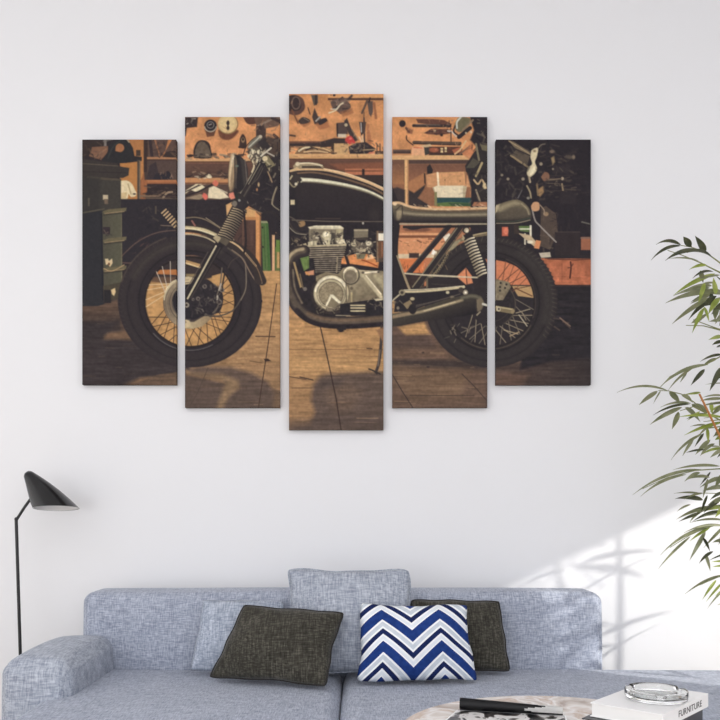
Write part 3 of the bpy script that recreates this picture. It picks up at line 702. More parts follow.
def spokes(cx, cy, r0, r1, angs, tilt, c, w=.8, a=.9):
    for t in angs:
        t0 = math.radians(t); t1 = math.radians(t+tilt)
        L([(cx+r0*math.cos(t1), cy+r0*math.sin(t1)), (cx+r1*math.cos(t0), cy+r1*math.sin(t0))], w, c, .4, a)


def tyre(cx, cy, rx, ry, hx, hy, base, lite):
    n = 72
    o = [(cx+rx*math.cos(k*2*math.pi/n), cy+ry*math.sin(k*2*math.pi/n)) for k in range(n)]
    i = [(cx+hx*math.cos(k*2*math.pi/n), cy+hy*math.sin(k*2*math.pi/n)) for k in range(n+1)]
    P(o+[o[0]]+i[::-1], base, .6); L([(cx+hx+1, cy), (cx+rx-1, cy)], 3, base)
    for f, w, a in ((.80, .10, .55), (.45, .16, .45)):
        G(cx, cy, hx+(rx-hx)*f, hy+(ry-hy)*f, (rx-hx)*w*2, lite, 0, 360, 2.2, a)
    G(cx, cy, hx+(rx-hx)*.22, hy+(ry-hy)*.22, 1, (36, 32, 36), 0, 360, .8, .8); G(cx, cy, hx+(rx-hx)*.66, hy+(ry-hy)*.66, .8, (38, 34, 38), 0, 360, .8, .7)


def art_front_wheel():
    # seen through the wheel
    E(190, 302, 46, 46, (192, 142, 84)); NZ(144, 256, 236, 348, 5, 2.5, .12, 21); P([(150, 256), (232, 256), (228, 276), (214, 277), (200, 281), (150, 281)], (60, 50, 50), .8); P([(154, 270), (178, 269.4), (178, 275), (156, 274)], (186, 112, 58)); P([(152, 277), (176, 277), (172, 284), (152, 282)], (104, 76, 58), 1)
    P([(186, 260), (200, 264), (201, 268), (186, 264)], (190, 146, 92)); P([(212, 276), (226, 272), (228, 282), (212, 286)], (200, 150, 90)); L([(186, 263), (200, 267.6)], 1.2, (226, 196, 140)); P([(186, 274), (196, 274), (196, 282), (186, 283)], (150, 126, 84), .8)
    tyre(190, 301, 72, 66.5, 45.4, 45.6, (49, 43, 47), (62, 55, 54))
    G(190, 301, 62, 58, 5, (76, 68, 60), 205, 300, 2.2, .55); G(190, 300, 71, 66, 1.2, (96, 80, 68), 196, 250, .8, .7)
    G(190, 302, 45.2, 45, 2, (44, 38, 40)); G(190, 303, 47.6, 47.4, 1, (108, 100, 98), 62, 140, .6, .8); G(190, 302, 44, 44, .8, (120, 92, 62), 150, 210, .5, .7)
    # spokes: bright against the shade, dark against the floor
    spokes(190, 302, 26, 44, (196, 203, 183, 174), 22, (220, 190, 140), .8); spokes(190, 302, 26, 45, (222, 232, 244), -22, (196, 184, 164), .8)
    spokes(190, 302, 25, 44, (60, 72, 88, 100, 112, 126, 138, 150), 16, (70, 50, 40), .8); spokes(190, 302, 25, 44, (52, 66, 80, 95, 118, 132, 146, 160), -18, (66, 48, 40), .8)
    spokes(190, 302, 26, 45, (-32, -16, -2, 12, 26, 40, 20, -24), 14, (74, 52, 42), .8); spokes(190, 302, 26, 44, (-10, 4, 32, 46), -20, (80, 58, 46), .8)
    # hub, brake disc
    E(189.6, 302.5, 26.4, 26, (74, 64, 60)); P([(163.4, 298), (166, 288), (172, 281.4), (178, 278.6), (186, 277), (186, 284), (178, 287), (172, 292), (169, 298)], (222, 204, 158)); G(189.6, 302.5, 24, 23.6, .7, (150, 130, 98), 196, 268); P([(182, 322), (194, 322), (206, 315), (212, 318), (202, 326.6), (192, 328.8), (182, 328)], gr(182, 322, (196, 176, 132), 210, 322, (150, 126, 92))); G(189.6, 302.5, 22, 21.6, 1.4, (106, 90, 78), 100, 190)
    for k in range(100, 272, 6):
        f = abs(k-185)/86; f = f*f
        G(189.6, 302.5, 21.4, 21.2, 8.6, (118+92*f, 101+85*f, 82+58*f), k, k+8, .8)
    G(189.6, 302.5, 25.6, 25.2, 1, (206, 188, 146), 186, 268); G(189.6, 302.5, 20, 20, .7, (92, 80, 68), 100, 268); G(189.6, 302.5, 23, 22.8, .5, (150, 132, 102), 150, 268)
    E(190, 302, 18, 18, (44, 40, 45)); G(190, 302, 17.6, 17.6, 1, (90, 80, 74), 90, 180)
    PS([(188, 287), (196, 282), (206, 279), (214, 284), (222, 292), (223, 302), (219, 312), (206, 316), (194, 314), (188, 304)], (48, 43, 47)); CL(190, 284, 220, 312, 34, [(66, 60, 62), (38, 35, 40), (96, 86, 78)], 5, 1.3, .8)
    for x, y, r in ((204.6, 286.4, 2.2), (198, 298.6, 2), (193, 299.4, 1.4), (206, 315, 1.4), (186.6, 305.4, 1.8), (219.4, 302, 2.6), (222, 290, 2.4), (218, 299, 1.6)):
        E(x, y, r, r, (120, 108, 98)); E(x+.2, y+.2, r*.55, r*.55, (66, 58, 56))
    C([(222, 268), (220, 286), (217, 296), (218, 306), (213, 313)], 1.3, (104, 92, 80)); L([(221, 284), (219, 290)], 1.5, (180, 168, 150)); L([(217.6, 296), (217, 300)], 1.4, (190, 178, 156)); C([(225, 272), (223, 282), (222, 290)], 1.6, (54, 46, 46)); C([(205, 315), (218, 316), (232, 311), (241, 299), (246, 286), (245, 262), (236, 254), (228, 248)], 1.5, (84, 74, 66)); C([(241, 300), (246, 287), (245.4, 264)], .6, (140, 124, 104)); C([(228, 268), (232, 261), (240, 256)], 1, (74, 62, 58))
    for k in range(150, 262, 4):
        t = math.radians(k); L([(190+69*math.cos(t), 301+63.8*math.sin(t)), (190+71.6*math.cos(t+.025), 301+66*math.sin(t+.025))], .8, (70, 62, 58), .4, .5)
    CL(192, 284, 222, 314, 40, [(104, 94, 86), (40, 36, 42), (130, 118, 104), (58, 52, 54)], 3, 1.1, .75)
    # mudguard
    C([(180, 228), (190, 228), (204, 230.6), (220, 237), (232, 244), (244, 252), (254, 263), (262, 281)], 9, (58, 50, 48), .6); C([(180, 227.6), (190, 227.8), (204, 230), (218, 236)], 3, (206, 186, 138), .6); C([(180, 228.4), (196, 229.4), (214, 235)], 1, (236, 222, 178), .5); C([(180, 234), (192, 234.4), (206, 237.6), (216, 243)], 1.3, (190, 172, 132)); C([(228, 240), (238, 246), (246, 254), (256, 266)], 1.6, (214, 176, 124)); C([(246, 254), (257, 268), (262, 282)], 1, (120, 92, 68)); C([(232, 250), (242, 258), (250, 272), (256, 281), (262, 283)], 1.2, (130, 108, 88)); P([(254, 278), (262, 282), (260, 285), (255, 283)], (60, 50, 48))
    C([(186, 218), (196, 217.4), (206, 220), (220, 228)], 1, (130, 112, 86)); C([(206, 218), (222, 229), (234, 240)], .9, (150, 132, 104)); L([(192, 221), (195, 225.6)], 1.6, (150, 96, 84))


def art_fork():
    L([(186, 300), (222, 240)], 9, (46, 41, 44)); L([(187.6, 298.6), (216, 246)], 1.5, (206, 192, 152)); L([(191, 298), (220, 248)], 1.2, (70, 62, 58)); L([(185.4, 291), (208, 252)], .8, (90, 78, 70))
    E(186.6, 305, 2.6, 2.6, (150, 138, 118)); E(186.4, 305, 1.3, 1.3, (60, 50, 48))
    P([(214, 238), (219, 232), (231, 240), (226, 246)], (92, 82, 68)); P([(213, 238), (217, 234), (221, 238), (218, 243)], (176, 158, 120))
    # rubber gaiter
    P([(217, 235), (233, 204), (247, 210), (232, 240)], (56, 49, 49))
    for k in range(14):
        t = k/13; x, y = 218.4+16*t, 234.4-28.4*t
        w = 14.6-1.2*t
        C([(x, y), (x+w*.45, y+1.6), (x+w*.9, y+5.6)], 1.1, gr(x, y, (196, 174, 130), x+w, y+5, (92, 80, 70)), .35); C([(x, y+1.2), (x+w*.45, y+2.8), (x+w*.9, y+6.8)], .9, (40, 36, 38), .35)
    P([(231, 204), (236, 196), (243, 190), (254, 197), (249, 206), (243, 211)], (50, 45, 48)); E(234.6, 203.6, 2.6, 2.8, (120, 110, 96)); E(248.6, 202, 1.5, 1.5, (130, 116, 100)); E(239.4, 200, 1.3, 1.6, (150, 146, 136)); E(244, 197, 1, 1, (120, 120, 120))
    P([(229, 193.4), (234, 192), (235.4, 198), (231, 199.4), (229, 197)], (226, 130, 104)); P([(233, 188), (236, 187), (236.6, 191), (233.4, 192)], (214, 98, 76)); P([(234, 194), (242, 192), (243, 198), (236, 200)], (44, 50, 46))
    P([(252, 172), (282, 150), (282, 236), (272, 230), (262, 212), (250, 206), (246, 198)], (48, 43, 47)); CL(250, 176, 281, 214, 40, [(66, 58, 58), (38, 35, 40), (88, 76, 70), (56, 50, 54)], 7, 1.3, .7)
    P([(258, 142), (268, 136), (282, 140), (282, 178), (262, 172), (252, 160)], (54, 48, 49), 1.4, .85); CL(256, 138, 281, 176, 40, [(84, 72, 66), (44, 39, 42), (150, 130, 102), (110, 94, 80)], 4, 1.2, .7); L([(242, 196), (264, 159)], 7.8, (54, 48, 49)); L([(240.4, 193), (260.4, 160)], 1, (156, 144, 118)); L([(244, 196), (265, 161)], 1.6, (84, 74, 68)); C([(272, 204), (274, 195), (277, 187)], 1.6, (120, 104, 84)); C([(250, 206), (262, 212), (272, 212), (280, 219)], 1.8, (52, 46, 46)); C([(244, 212), (246, 240), (244, 253)], 2, (46, 40, 42)); C([(249, 208), (262, 213)], .8, (120, 100, 80)); E(258.6, 184.6, 1, 2, (196, 160, 112)); E(257, 189.6, .9, 1.4, (190, 130, 84)); E(279, 182, 1.3, 1.3, (206, 206, 200)); C([(276, 188), (272, 203), (279, 210)], 1, (150, 136, 108))
    # lamp
    PS([(233, 154), (240, 156), (246, 163), (248, 175), (245, 186), (240, 192), (233, 191)], (47, 43, 46)); PS([(240, 157), (246, 163), (247.6, 175), (244, 186), (242, 172)], (66, 60, 58), .9); E(232.6, 172.6, 4.4, 18.8, (104, 88, 70), .06); E(231.6, 172.4, 2.9, 17.4, (184, 152, 110), .06); E(230.8, 170, 1.2, 14, (224, 196, 150), .06, .8); E(233, 160, 1.2, 5.6, (222, 204, 168), .06, .7); E(232.2, 178, 1.4, 9, (140, 112, 82), .06, .9); L([(234.6, 158), (235, 187)], 1.2, (66, 58, 54)); L([(233.4, 160), (232, 186)], 1, (160, 136, 104), .6); L([(245, 160), (247, 182)], 1, (104, 92, 84)); E(237, 166, 1.6, 1, (104, 116, 100)); L([(236, 172), (236, 188)], .9, (84, 74, 70))
    # clocks, levers, bar
    C([(243, 156), (246, 147), (252, 140), (258, 136)], 1, (62, 52, 50)); P([(247, 148), (250, 142), (258, 135.4), (262, 138), (258, 143), (250, 149)], (118, 112, 96)); L([(249, 147), (259, 137.6)], 1.1, (186, 182, 162)); P([(251, 148), (259, 140), (264, 144), (258, 150)], (64, 56, 54), .7, .8); P([(258, 142), (264, 139), (270, 146), (268, 150), (262, 148)], (56, 50, 52)); E(260.4, 136.6, 1.8, 1.6, (196, 180, 150)); PS([(247, 152), (252, 147), (260, 149), (264, 154), (260, 160), (252, 158)], (92, 82, 70)); E(254, 151.6, 2, 1.8, (214, 200, 160)); E(259.4, 152, 2.6, 2.2, (226, 212, 172)); E(250, 156, 2.6, 2, (206, 190, 150)); C([(248, 156), (252, 160), (254, 166), (252, 172)], 1.6, (214, 194, 150)); CL(247, 146, 266, 164, 40, [(230, 216, 176), (54, 48, 48), (150, 132, 104), (70, 62, 58)], 4, 1.2, .9)
    L([(261, 156), (271, 148)], 1.6, (206, 196, 170)); L([(266, 152), (274, 156)], 1.3, (180, 170, 150)); P([(262, 158), (268, 155.4), (276, 166), (274, 171), (268, 169)], (128, 116, 84)); E(265, 158.6, 2.6, 2.6, (216, 196, 150)); L([(266, 161), (273, 168)], 1.4, (170, 158, 120)); P([(270, 168), (276, 165), (282, 172), (282, 182), (272, 178)], (52, 46, 48)); CL(268, 164, 281, 180, 14, [(104, 92, 78), (190, 168, 130), (44, 40, 44)], 4, 1.2); P([(258, 162), (266, 163), (254, 186), (248, 184)], (47, 43, 46)); L([(248.6, 184), (260, 163.4)], .8, (150, 138, 112)); L([(252, 184), (262, 166)], 1.4, (72, 64, 60))
    C([(252, 184), (258, 178), (263, 168)], 1, (84, 74, 66)); L([(268, 172), (272, 182)], 1.3, (160, 130, 96))


def art_middle():
    # frame behind the engine
    P([(276, 178), (290, 168), (392, 186), (400, 206), (400, 226), (392, 300), (360, 312), (300, 304), (288, 280), (284, 224)], (46, 41, 45)); CL(290, 224, 384, 262, 60, [(60, 54, 56), (36, 33, 38), (82, 72, 64)], 6, 1.1, .7)
    P([(300, 258), (309, 256), (309, 268), (304, 271)], (104, 128, 66)); P([(338, 254), (346, 256), (356, 254), (368, 254), (379, 262), (378, 268), (366, 266), (352, 264), (340, 264)], (226, 140, 78)); L([(345, 253), (349, 266)], 3, (50, 44, 46)); P([(367, 256), (372, 254), (376, 258), (366, 260)], (230, 176, 124)); C([(362, 260), (368, 262), (377, 266)], 1.4, (170, 76, 44)); P([(305, 272), (314, 270), (314, 275), (306, 275)], (206, 140, 100)); L([(306, 272), (309, 275)], 1, (220, 150, 60))
    P([(286, 216), (300, 218), (306, 230), (290, 232)], (50, 44, 47)); PS([(298, 222), (304, 221), (305, 225), (300, 227)], (150, 116, 76)); C([(288, 220), (294, 230), (304, 234), (312, 232)], 1.6, (70, 62, 58)); C([(288, 226), (296, 233), (306, 234.6)], .8, (150, 138, 116))
    # carburettor and airbox
    R(354, 229, 368, 238, (126, 114, 92)); R(354, 229.6, 368, 231, (176, 162, 130)); P([(356, 238), (368, 237), (367, 240), (357, 240)], (74, 64, 58)); PS([(350, 243), (355, 240), (362, 243), (371, 241), (373, 246), (368, 250), (360, 252), (352, 250)], (110, 98, 82)); E(354, 244, 2.6, 2.4, (206, 190, 150)); E(368.6, 243.4, 2.8, 2.2, (226, 212, 176)); P([(356, 250), (366, 249), (365, 253), (356, 253)], (200, 180, 140)); L([(352, 252), (370, 253)], 1.6, (70, 62, 56)); P([(356, 254), (366, 254), (364, 259), (357, 259)], (116, 110, 84)); CL(348, 238, 374, 253, 44, [(232, 216, 176), (54, 48, 48), (150, 134, 106), (70, 62, 58)], 3, 1, .9)
    R(376, 231, 385, 262, (86, 70, 60)); R(378, 233.4, 385, 240.6, (240, 228, 200)); R(377, 231, 378.4, 262, (140, 112, 84)); R(378.4, 241, 385, 258, (112, 76, 56)); L([(382, 243), (382, 256)], 1.4, (150, 100, 70)); E(363, 223, .9, 1.4, (200, 190, 170)); R(284, 274, 292, 276, K)
    # cylinder head and fins
    P([(308, 227), (316, 225.4), (340, 225.4), (344, 228), (343, 230), (310, 229.6)], (206, 194, 158)); P([(309, 229), (343, 229.4), (343, 243), (309, 243)], (128, 116, 94)); L([(314, 226.6), (340, 226.8)], 1.2, (232, 222, 188)); P([(336, 229), (343, 229), (342.6, 240), (337, 240)], (180, 166, 126)); E(339.6, 236, 2, 1.6, (76, 66, 58)); E(326.6, 235.4, 4.4, 4.6, (196, 182, 142)); E(326, 234.6, 2.6, 2.6, (236, 226, 192)); L([(327, 238), (328, 244)], 4, (206, 192, 150)); L([(317, 234), (321, 243)], 4, (62, 55, 53)); L([(316, 235), (320, 243)], 1, (130, 116, 92)); R(331.4, 233, 335, 243, (72, 66, 58)); P([(308, 242), (316, 241), (317, 245), (308, 246)], (206, 192, 152)); P([(336, 241), (344, 239), (346, 244), (337, 244)], (216, 202, 164)); CL(309, 230, 344, 244, 26, [(236, 222, 184), (60, 53, 52), (120, 106, 86)], 3, 1, .8); P([(306, 245.6), (346.6, 243.6), (346, 246.6), (308, 247.6)], (196, 178, 138))
    P([(308, 247), (346, 246), (343, 257), (310, 258)], (88, 78, 70)); P([(313.6, 257.6), (342, 257), (339.6, 273), (316, 274)], (84, 75, 68))
    for k in range(5):
        L([(308.6+k*.3, 249+k*2.1), (345.6-k*.5, 248+k*2.1)], .8, (168, 152, 122)); L([(308.8+k*.3, 250+k*2.1), (345.4-k*.5, 249+k*2.1)], .8, (50, 44, 46))
    for k in range(7):
        L([(314+k*.3, 259.4+k*2.1), (341.6-k*.3, 258.8+k*2.1)], .75, (142, 128, 106)); L([(314+k*.3, 260.4+k*2.1), (341.4-k*.3, 259.8+k*2.1)], .8, (48, 43, 45))
    L([(337.4, 257), (336.6, 272)], 1.4, (150, 134, 106)); L([(320.6, 258), (320.6, 272)], .8, (110, 98, 84), .4, .7); L([(333, 258), (332, 272)], .7, (110, 98, 84), .4, .6)
    P([(300, 245), (306, 243), (308, 249), (306, 255), (302, 254)], (190, 172, 130)); E(305, 247, 1.6, 1.6, (230, 214, 174)); E(306, 254, 2.6, 1.5, (210, 192, 150)); E(296, 241, 2, 1.4, (130, 110, 84)); CL(291, 236, 306, 250, 18, [(180, 160, 124), (60, 52, 50), (110, 96, 78)], 4, 1.1, .8)
    CL(310, 230, 343, 243, 30, [(62, 55, 52), (200, 186, 148), (88, 77, 68)], 3.5, 1.1, .75); CL(346, 240, 378, 256, 40, [(58, 50, 48), (210, 194, 156), (96, 84, 72)], 3, 1, .75); NZ(306, 225, 348, 275, 2, 3, .12, 51)
    # crankcase covers
    P([(316, 276), (326, 272), (338, 274), (343, 268), (352, 266), (360, 270), (384, 271), (384, 302), (372, 304), (346, 305), (330, 306), (316, 300)], (142, 126, 96)); P([(344, 280), (360, 270), (384, 272), (384, 300), (372, 303), (346, 303)], gr(350, 276, (176, 160, 124), 366, 304, (112, 98, 76))); L([(358, 274), (364, 276), (372, 286), (381, 297)], 3.6, (196, 180, 140), .8); L([(366, 275.6), (381, 294)], 1.2, (234, 220, 182), .5); L([(363, 273), (378, 271.6)], 1.6, (226, 212, 176)); P([(372, 275), (384, 275), (384, 292)], (166, 152, 116), 1); E(363, 272.6, 1.4, 1.2, (92, 80, 66)); E(378.4, 272, 1.2, 1, (80, 70, 60)); NZ(316, 268, 384, 304, 4, 4, .08, 31)
    E(331, 293.6, 19.4, 19.8, (120, 106, 82)); E(331, 293.6, 17.6, 18.2, (196, 180, 140)); G(331, 293.6, 15.6, 16.2, 2.4, (238, 226, 190), 190, 330, .8); G(331, 294, 16.4, 17, 1.4, (110, 96, 76), 20, 150, .8); E(331, 294.4, 12.6, 12.6, (116, 102, 82)); E(331, 294, 11.6, 11.6, (146, 130, 100)); NZ(318, 282, 343, 306, 1.2, 1.2, .10, 33); P([(325.6, 305.4), (330.4, 294.6), (333, 294.6), (341, 302), (339, 303.6), (331.6, 297.4), (327, 306)], (230, 220, 184)); P([(328, 305), (331.6, 298), (338, 303.4), (334, 308)], (130, 116, 90), .8)
    P([(328, 308), (334, 308.4), (338, 304), (341, 305), (336, 310.4), (328, 311)], (120, 106, 86)); CL(318, 306, 340, 312, 10, [(130, 114, 92), (50, 44, 46)], 3)
    P([(298, 290), (306, 298), (313, 300), (318, 307), (326, 312), (346, 312), (346, 318), (322, 317), (306, 311), (296, 300)], (46, 41, 44), .6); G(331, 293.6, 18.8, 19.2, 3, (58, 50, 48), 55, 215, .7); CL(316, 305, 342, 313, 16, [(120, 106, 86), (50, 44, 46), (84, 74, 66)], 4, 1.1, .8); G(331, 293.6, 14, 14.4, .8, (96, 84, 68), 0, 360, .5, .7)
    E(351, 275.4, 8.8, 9.4, (84, 74, 62)); E(350.6, 275, 7.8, 8.4, (192, 176, 136)); E(350.6, 276.6, 6.4, 6.6, (128, 114, 92)); G(350.4, 275, 6.8, 7.4, 1.4, (236, 222, 184), 200, 330, .6); E(351.6, 288.4, 1.6, 1.6, (104, 90, 72)); L([(346, 280), (346.4, 302)], .8, (84, 74, 62)); L([(351.6, 293), (351.6, 302)], 1.4, (184, 164, 116), .6)
    P([(340, 304), (384, 298), (384, 316), (340, 316)], (46, 42, 46)); R(350, 303.6, 366, 312, (70, 62, 56)); 
    for y in (305.4, 308, 311): L([(351, y), (364.6, y)], 1.3, (196, 180, 138))
    CL(369, 297, 384, 308, 14, [(130, 114, 92), (56, 50, 50), (180, 160, 124)], 4, 1.2); P([(374, 299), (384, 298), (384, 300), (376, 301)], (190, 176, 140))
    # header pipe sweeping under the engine
    q = [(304, 251), (297, 253), (291, 258), (288, 266), (287.4, 278), (290, 292), (297, 306), (308, 316), (322, 321), (340, 322.6), (360, 322), (386, 320)]
    C(q, 12, (52, 45, 46), .5); C([(x-.6, y-1) for x, y in q], 6.5, (92, 79, 67), 1.4); C([(x-1, y-2) for x, y in q[:4]], 3, (176, 156, 118), .8); C([(293, 270), (295, 288), (302, 303)], 1.6, (150, 130, 100), .9, .8); C([(x, y-2.4) for x, y in q[7:]], 3, (116, 93, 72), 1.4); C([(x, y+4) for x, y in q[6:]], 4.4, (44, 38, 42), 1); NZ(288, 250, 386, 330, 3, 3, .10, 40); R(337, 327, 346, 330, (48, 42, 44)); E(341, 330.6, 3, 1.6, (46, 40, 42)); P([(293, 262), (295, 262), (302, 287), (300, 288)], (170, 140, 92)); L([(300, 274), (303, 288)], 1, (130, 110, 80)); E(305, 289, 1.9, 1.9, (120, 110, 100)); L([(336, 315.4), (350, 315.6)], 1, (150, 136, 110)); L([(336, 263), (336.4, 263)], 1, K)
    # side stand
    C([(382, 326), (381, 344), (379, 362), (376, 372)], 3, (66, 56, 54)); C([(380, 350), (378, 366)], .9, (130, 114, 98)); C([(369, 369), (374, 371), (377, 374)], 1.6, (62, 52, 48)); C([(376, 372), (380, 374)], 1.6, (58, 50, 48)); P([(376, 330), (384, 327), (384, 344)], (150, 108, 74), 1)
    # tank
    t = sp([(284, 176), (288, 171), (297, 168.6), (316, 168.4), (332, 170.6), (352, 176.4), (370, 183), (384, 190), (394, 199), (396, 210), (394, 221), (330, 221.4), (296, 219), (288, 206), (285, 192)], 5)
    P(t, gr(330, 176, (56, 49, 50), 330, 222, (46, 41, 45))); C([(290, 171), (298, 169.6), (316, 169.4), (332, 171.4), (352, 177), (370, 183.4), (386, 191)], 2, (222, 178, 124), .5); C([(292, 174), (312, 172.4), (332, 175.6), (352, 181), (370, 187), (385, 195)], 1.4, (134, 100, 72), .7); C([(324, 168.8), (344, 173), (366, 180.4), (384, 188.4)], 1.3, (244, 206, 154), .5)
    C([(301.6, 179.8), (318, 181), (340, 184.4), (358, 188.6), (372, 193.4), (384.6, 200)], 4.4, (150, 140, 108), .9, 1, 2); C([(302, 179.6), (318, 180.4), (340, 183.6), (358, 187.6), (372, 192.6), (384, 198.6)], 3, (226, 220, 186), .5, 1, 1.4); R(300, 177.6, 302, 182.4, (190, 182, 150))
    L([(292, 220), (330, 221.4), (390, 221.6)], .9, (112, 98, 84)); L([(316, 218.6), (340, 218.6)], 1, (92, 76, 64), .6, .7); E(375, 214, 6, 8, (60, 53, 52), 0, 3, .6); NZ(288, 186, 386, 220, 8, 8, .03, 44)
    P([(289, 174), (296, 172), (302, 180), (296, 188), (289, 184)], (62, 54, 52)); C([(289, 182), (294, 187), (298, 182)], 1.3, (150, 136, 104)); E(296, 184, 1.3, 1.4, (226, 214, 180)); L([(290, 179), (292, 176)], 1.6, (180, 164, 124)); R(290.4, 199.6, 295, 205, (206, 188, 144)); L([(292.6, 200), (292.6, 205)], .7, (120, 104, 80)); P([(284, 188), (294, 188), (298, 206), (296, 219), (284, 216)], (44, 40, 44), 1, .8); R(290.6, 200, 294.6, 204.6, (206, 188, 144)); C([(288, 216), (294, 219), (300, 224)], 1.2, (92, 82, 72))
    P([(293, 166), (297, 162), (302, 163), (318, 163), (324, 166.6), (323, 168.4), (300, 168.4), (294, 169)], (160, 140, 104)); C([(298, 163.6), (310, 163.2), (322, 165.6)], 1.4, (228, 212, 172)); P([(302, 166), (320, 166), (322, 168), (302, 168)], (66, 54, 50)); E(297.6, 164, 2.2, 2, (222, 204, 162)); P([(289, 171), (297, 167), (300, 169), (291, 172)], (214, 176, 124))


def art_rear():
    # second machine far right
    CL(472, 118, 490, 150, 26, [(62, 55, 56), (36, 33, 38), (92, 82, 72), (120, 104, 84)], 7, 1.4, .8)
    PS([(455, 124), (458, 118), (464, 117), (470, 119), (468, 126), (461, 132), (456, 130)], (112, 104, 76)); C([(457, 128), (457, 122), (461, 117)], 1.8, (196, 194, 176)); C([(455, 126), (454, 132), (461, 137)], 1.6, (60, 52, 52)); L([(463, 130), (473, 120)], 1.8, (140, 116, 90)); L([(459, 137), (470, 128)], 4, (50, 45, 48)); E(471, 132, 1, 1.2, (206, 190, 160)); E(466, 133, 1, 1, (190, 170, 130)); L([(466, 141), (460, 150), (455, 154)], 1.6, (216, 176, 120)); L([(470, 146), (460, 154)], 1.5, (120, 92, 76)); P([(462, 154), (472, 142), (476, 160), (470, 160)], (196, 110, 72), .8, .5)
    P([(465, 166), (474, 152), (480, 146), (490, 150), (490, 206), (478, 196), (474, 176), (466, 172)], (52, 47, 48)); P([(466, 168), (473, 158), (480, 162), (474, 168)], (84, 78, 66)); L([(476, 144), (479, 160)], 2, (130, 118, 90)); P([(480, 144), (490, 146), (490, 152), (482, 150)], (112, 102, 78)); L([(476, 176), (482, 163)], 2.2, (176, 156, 110)); C([(474, 180), (478, 184), (482, 180), (486, 188)], 1.8, (196, 164, 118)); E(484.6, 186, 2, 3, (216, 190, 140)); L([(476, 190), (480, 201)], 1.8, (150, 132, 104)); P([(472, 206), (474, 202), (488, 202), (488, 206.6)], (172, 112, 78)); CL(470, 168, 488, 202, 22, [(74, 64, 62), (36, 33, 38), (104, 90, 78)], 6, 1.2, .7)
    # fifth column
    R(494, 136, 594, 258, (46, 41, 46)); CL(496, 140, 552, 200, 60, [(62, 56, 56), (36, 34, 40), (78, 70, 64), (56, 50, 52)], 8, 1.3, .6); CL(552, 140, 590, 206, 40, [(54, 48, 52), (38, 36, 42), (62, 54, 54)], 9, 1.2, .6, 0, .2)
    P([(508, 140), (514, 142), (530, 152), (530, 155), (515, 148)], (122, 106, 82)); P([(511, 155), (516, 150), (530, 156), (527, 166), (518, 162)], (92, 80, 68)); L([(511, 155.6), (528, 167)], 1.8, (150, 128, 92)); L([(509, 141), (530, 154)], .9, (170, 146, 108))
    PS([(530.6, 154), (532, 150), (538, 148), (537, 156), (535, 162), (537, 168), (535, 173), (530, 177), (527, 174), (528, 168), (532, 164), (530.6, 158)], (216, 200, 156)); PS([(531, 170), (535, 166), (534, 172), (530, 175)], (236, 224, 184)); C([(538, 149), (541, 145), (545, 144)], 1, (120, 106, 90)); E(534.6, 151, 1.6, 1.2, (150, 130, 96)); L([(529, 177), (530, 182)], 2, (190, 168, 130)); C([(527, 186), (530, 192), (531, 198)], 1.6, (160, 144, 110)); E(528.4, 198, 1.6, 1.3, (190, 184, 160)); L([(518, 198), (522, 190)], .8, (120, 116, 116))
    CL(536, 150, 580, 200, 70, [(84, 72, 64), (62, 54, 54), (40, 37, 42), (104, 88, 74)], 6, 1.6, .55, 0, .5); CL(497, 146, 530, 198, 60, [(74, 66, 62), (58, 52, 54), (38, 35, 40), (92, 82, 72)], 7, 1.5, .55)
    CL(556, 206, 592, 254, 30, [(60, 52, 52), (40, 37, 42)], 7, 1.3, .6, 1.5, .3)
    for y in (176, 181, 186, 191): L([(544, y), (572, y-.6)], .9, (70, 60, 56), .5, .7)
    R(553, 166, 570, 173, (58, 51, 53), 1, .8); R(560, 192, 576, 204, (54, 48, 51), 1, .8)
    for x, y, r in ((502, 175, 1.2), (508, 179, 1.4), (523, 179, 1.6), (541, 164, 1.6), (553, 169, 1)): E(x, y, r, r, (150, 134, 110), 0, .6)
    P([(551, 158), (554, 156), (555, 162), (552.6, 165)], (150, 126, 88), .8); E(552, 151.6, 2.4, 1.6, (128, 108, 90), 0, .8); PS([(541, 177), (545, 172), (549, 174), (549, 179), (544, 181)], (134, 94, 72)); L([(548, 180), (562, 178.6)], 1.1, (128, 108, 86)); L([(546, 183), (560, 184)], 1, (92, 78, 68)); E(562.4, 178.6, 1.4, 1.6, (170, 150, 120)); L([(562, 184), (563, 190)], 1.6, (150, 128, 96)); P([(537, 190), (543, 186), (544, 192), (540, 197), (538, 195)], (160, 124, 82), .8); E(570, 157.4, 4, 1.6, (92, 80, 70), 0, 1); E(573.6, 157, 1.4, 2, (130, 112, 90), 0, .8); L([(564, 189), (576, 190)], 1, (84, 72, 64)); L([(537, 184), (538, 195)], 1.8, (130, 106, 76)); CL(536, 165, 560, 196, 26, [(110, 94, 78), (54, 48, 50), (80, 68, 62)], 5, 1, .7)
    # box and lever under the seat tail
    P([(541, 208), (546, 206), (556, 214), (558, 232), (550, 250), (540, 246)], (84, 70, 62)); E(546, 214, 2.6, 2.2, (150, 122, 90)); CL(540, 208, 558, 250, 26, [(66, 56, 54), (110, 92, 76), (52, 46, 48)], 6, 1.3, .6); R(555, 232, 580, 256, (54, 46, 48)); L([(556, 232), (580, 232)], .7, (84, 70, 66)); R(581, 237, 592, 250, (160, 98, 70)); L([(581, 238), (592, 238)], 1, (120, 104, 96)); R(556, 255, 594, 257.4, (50, 44, 46)); L([(582, 222), (590, 224)], 1.4, (104, 98, 90)); C([(532, 208), (535, 220), (540, 226), (556, 242)], 1.5, (150, 140, 130)); PS([(531, 206), (534, 202), (539, 203), (539, 210), (533, 211)], (206, 152, 108)); C([(540, 205), (544, 210), (544, 214)], 1, (160, 136, 110))
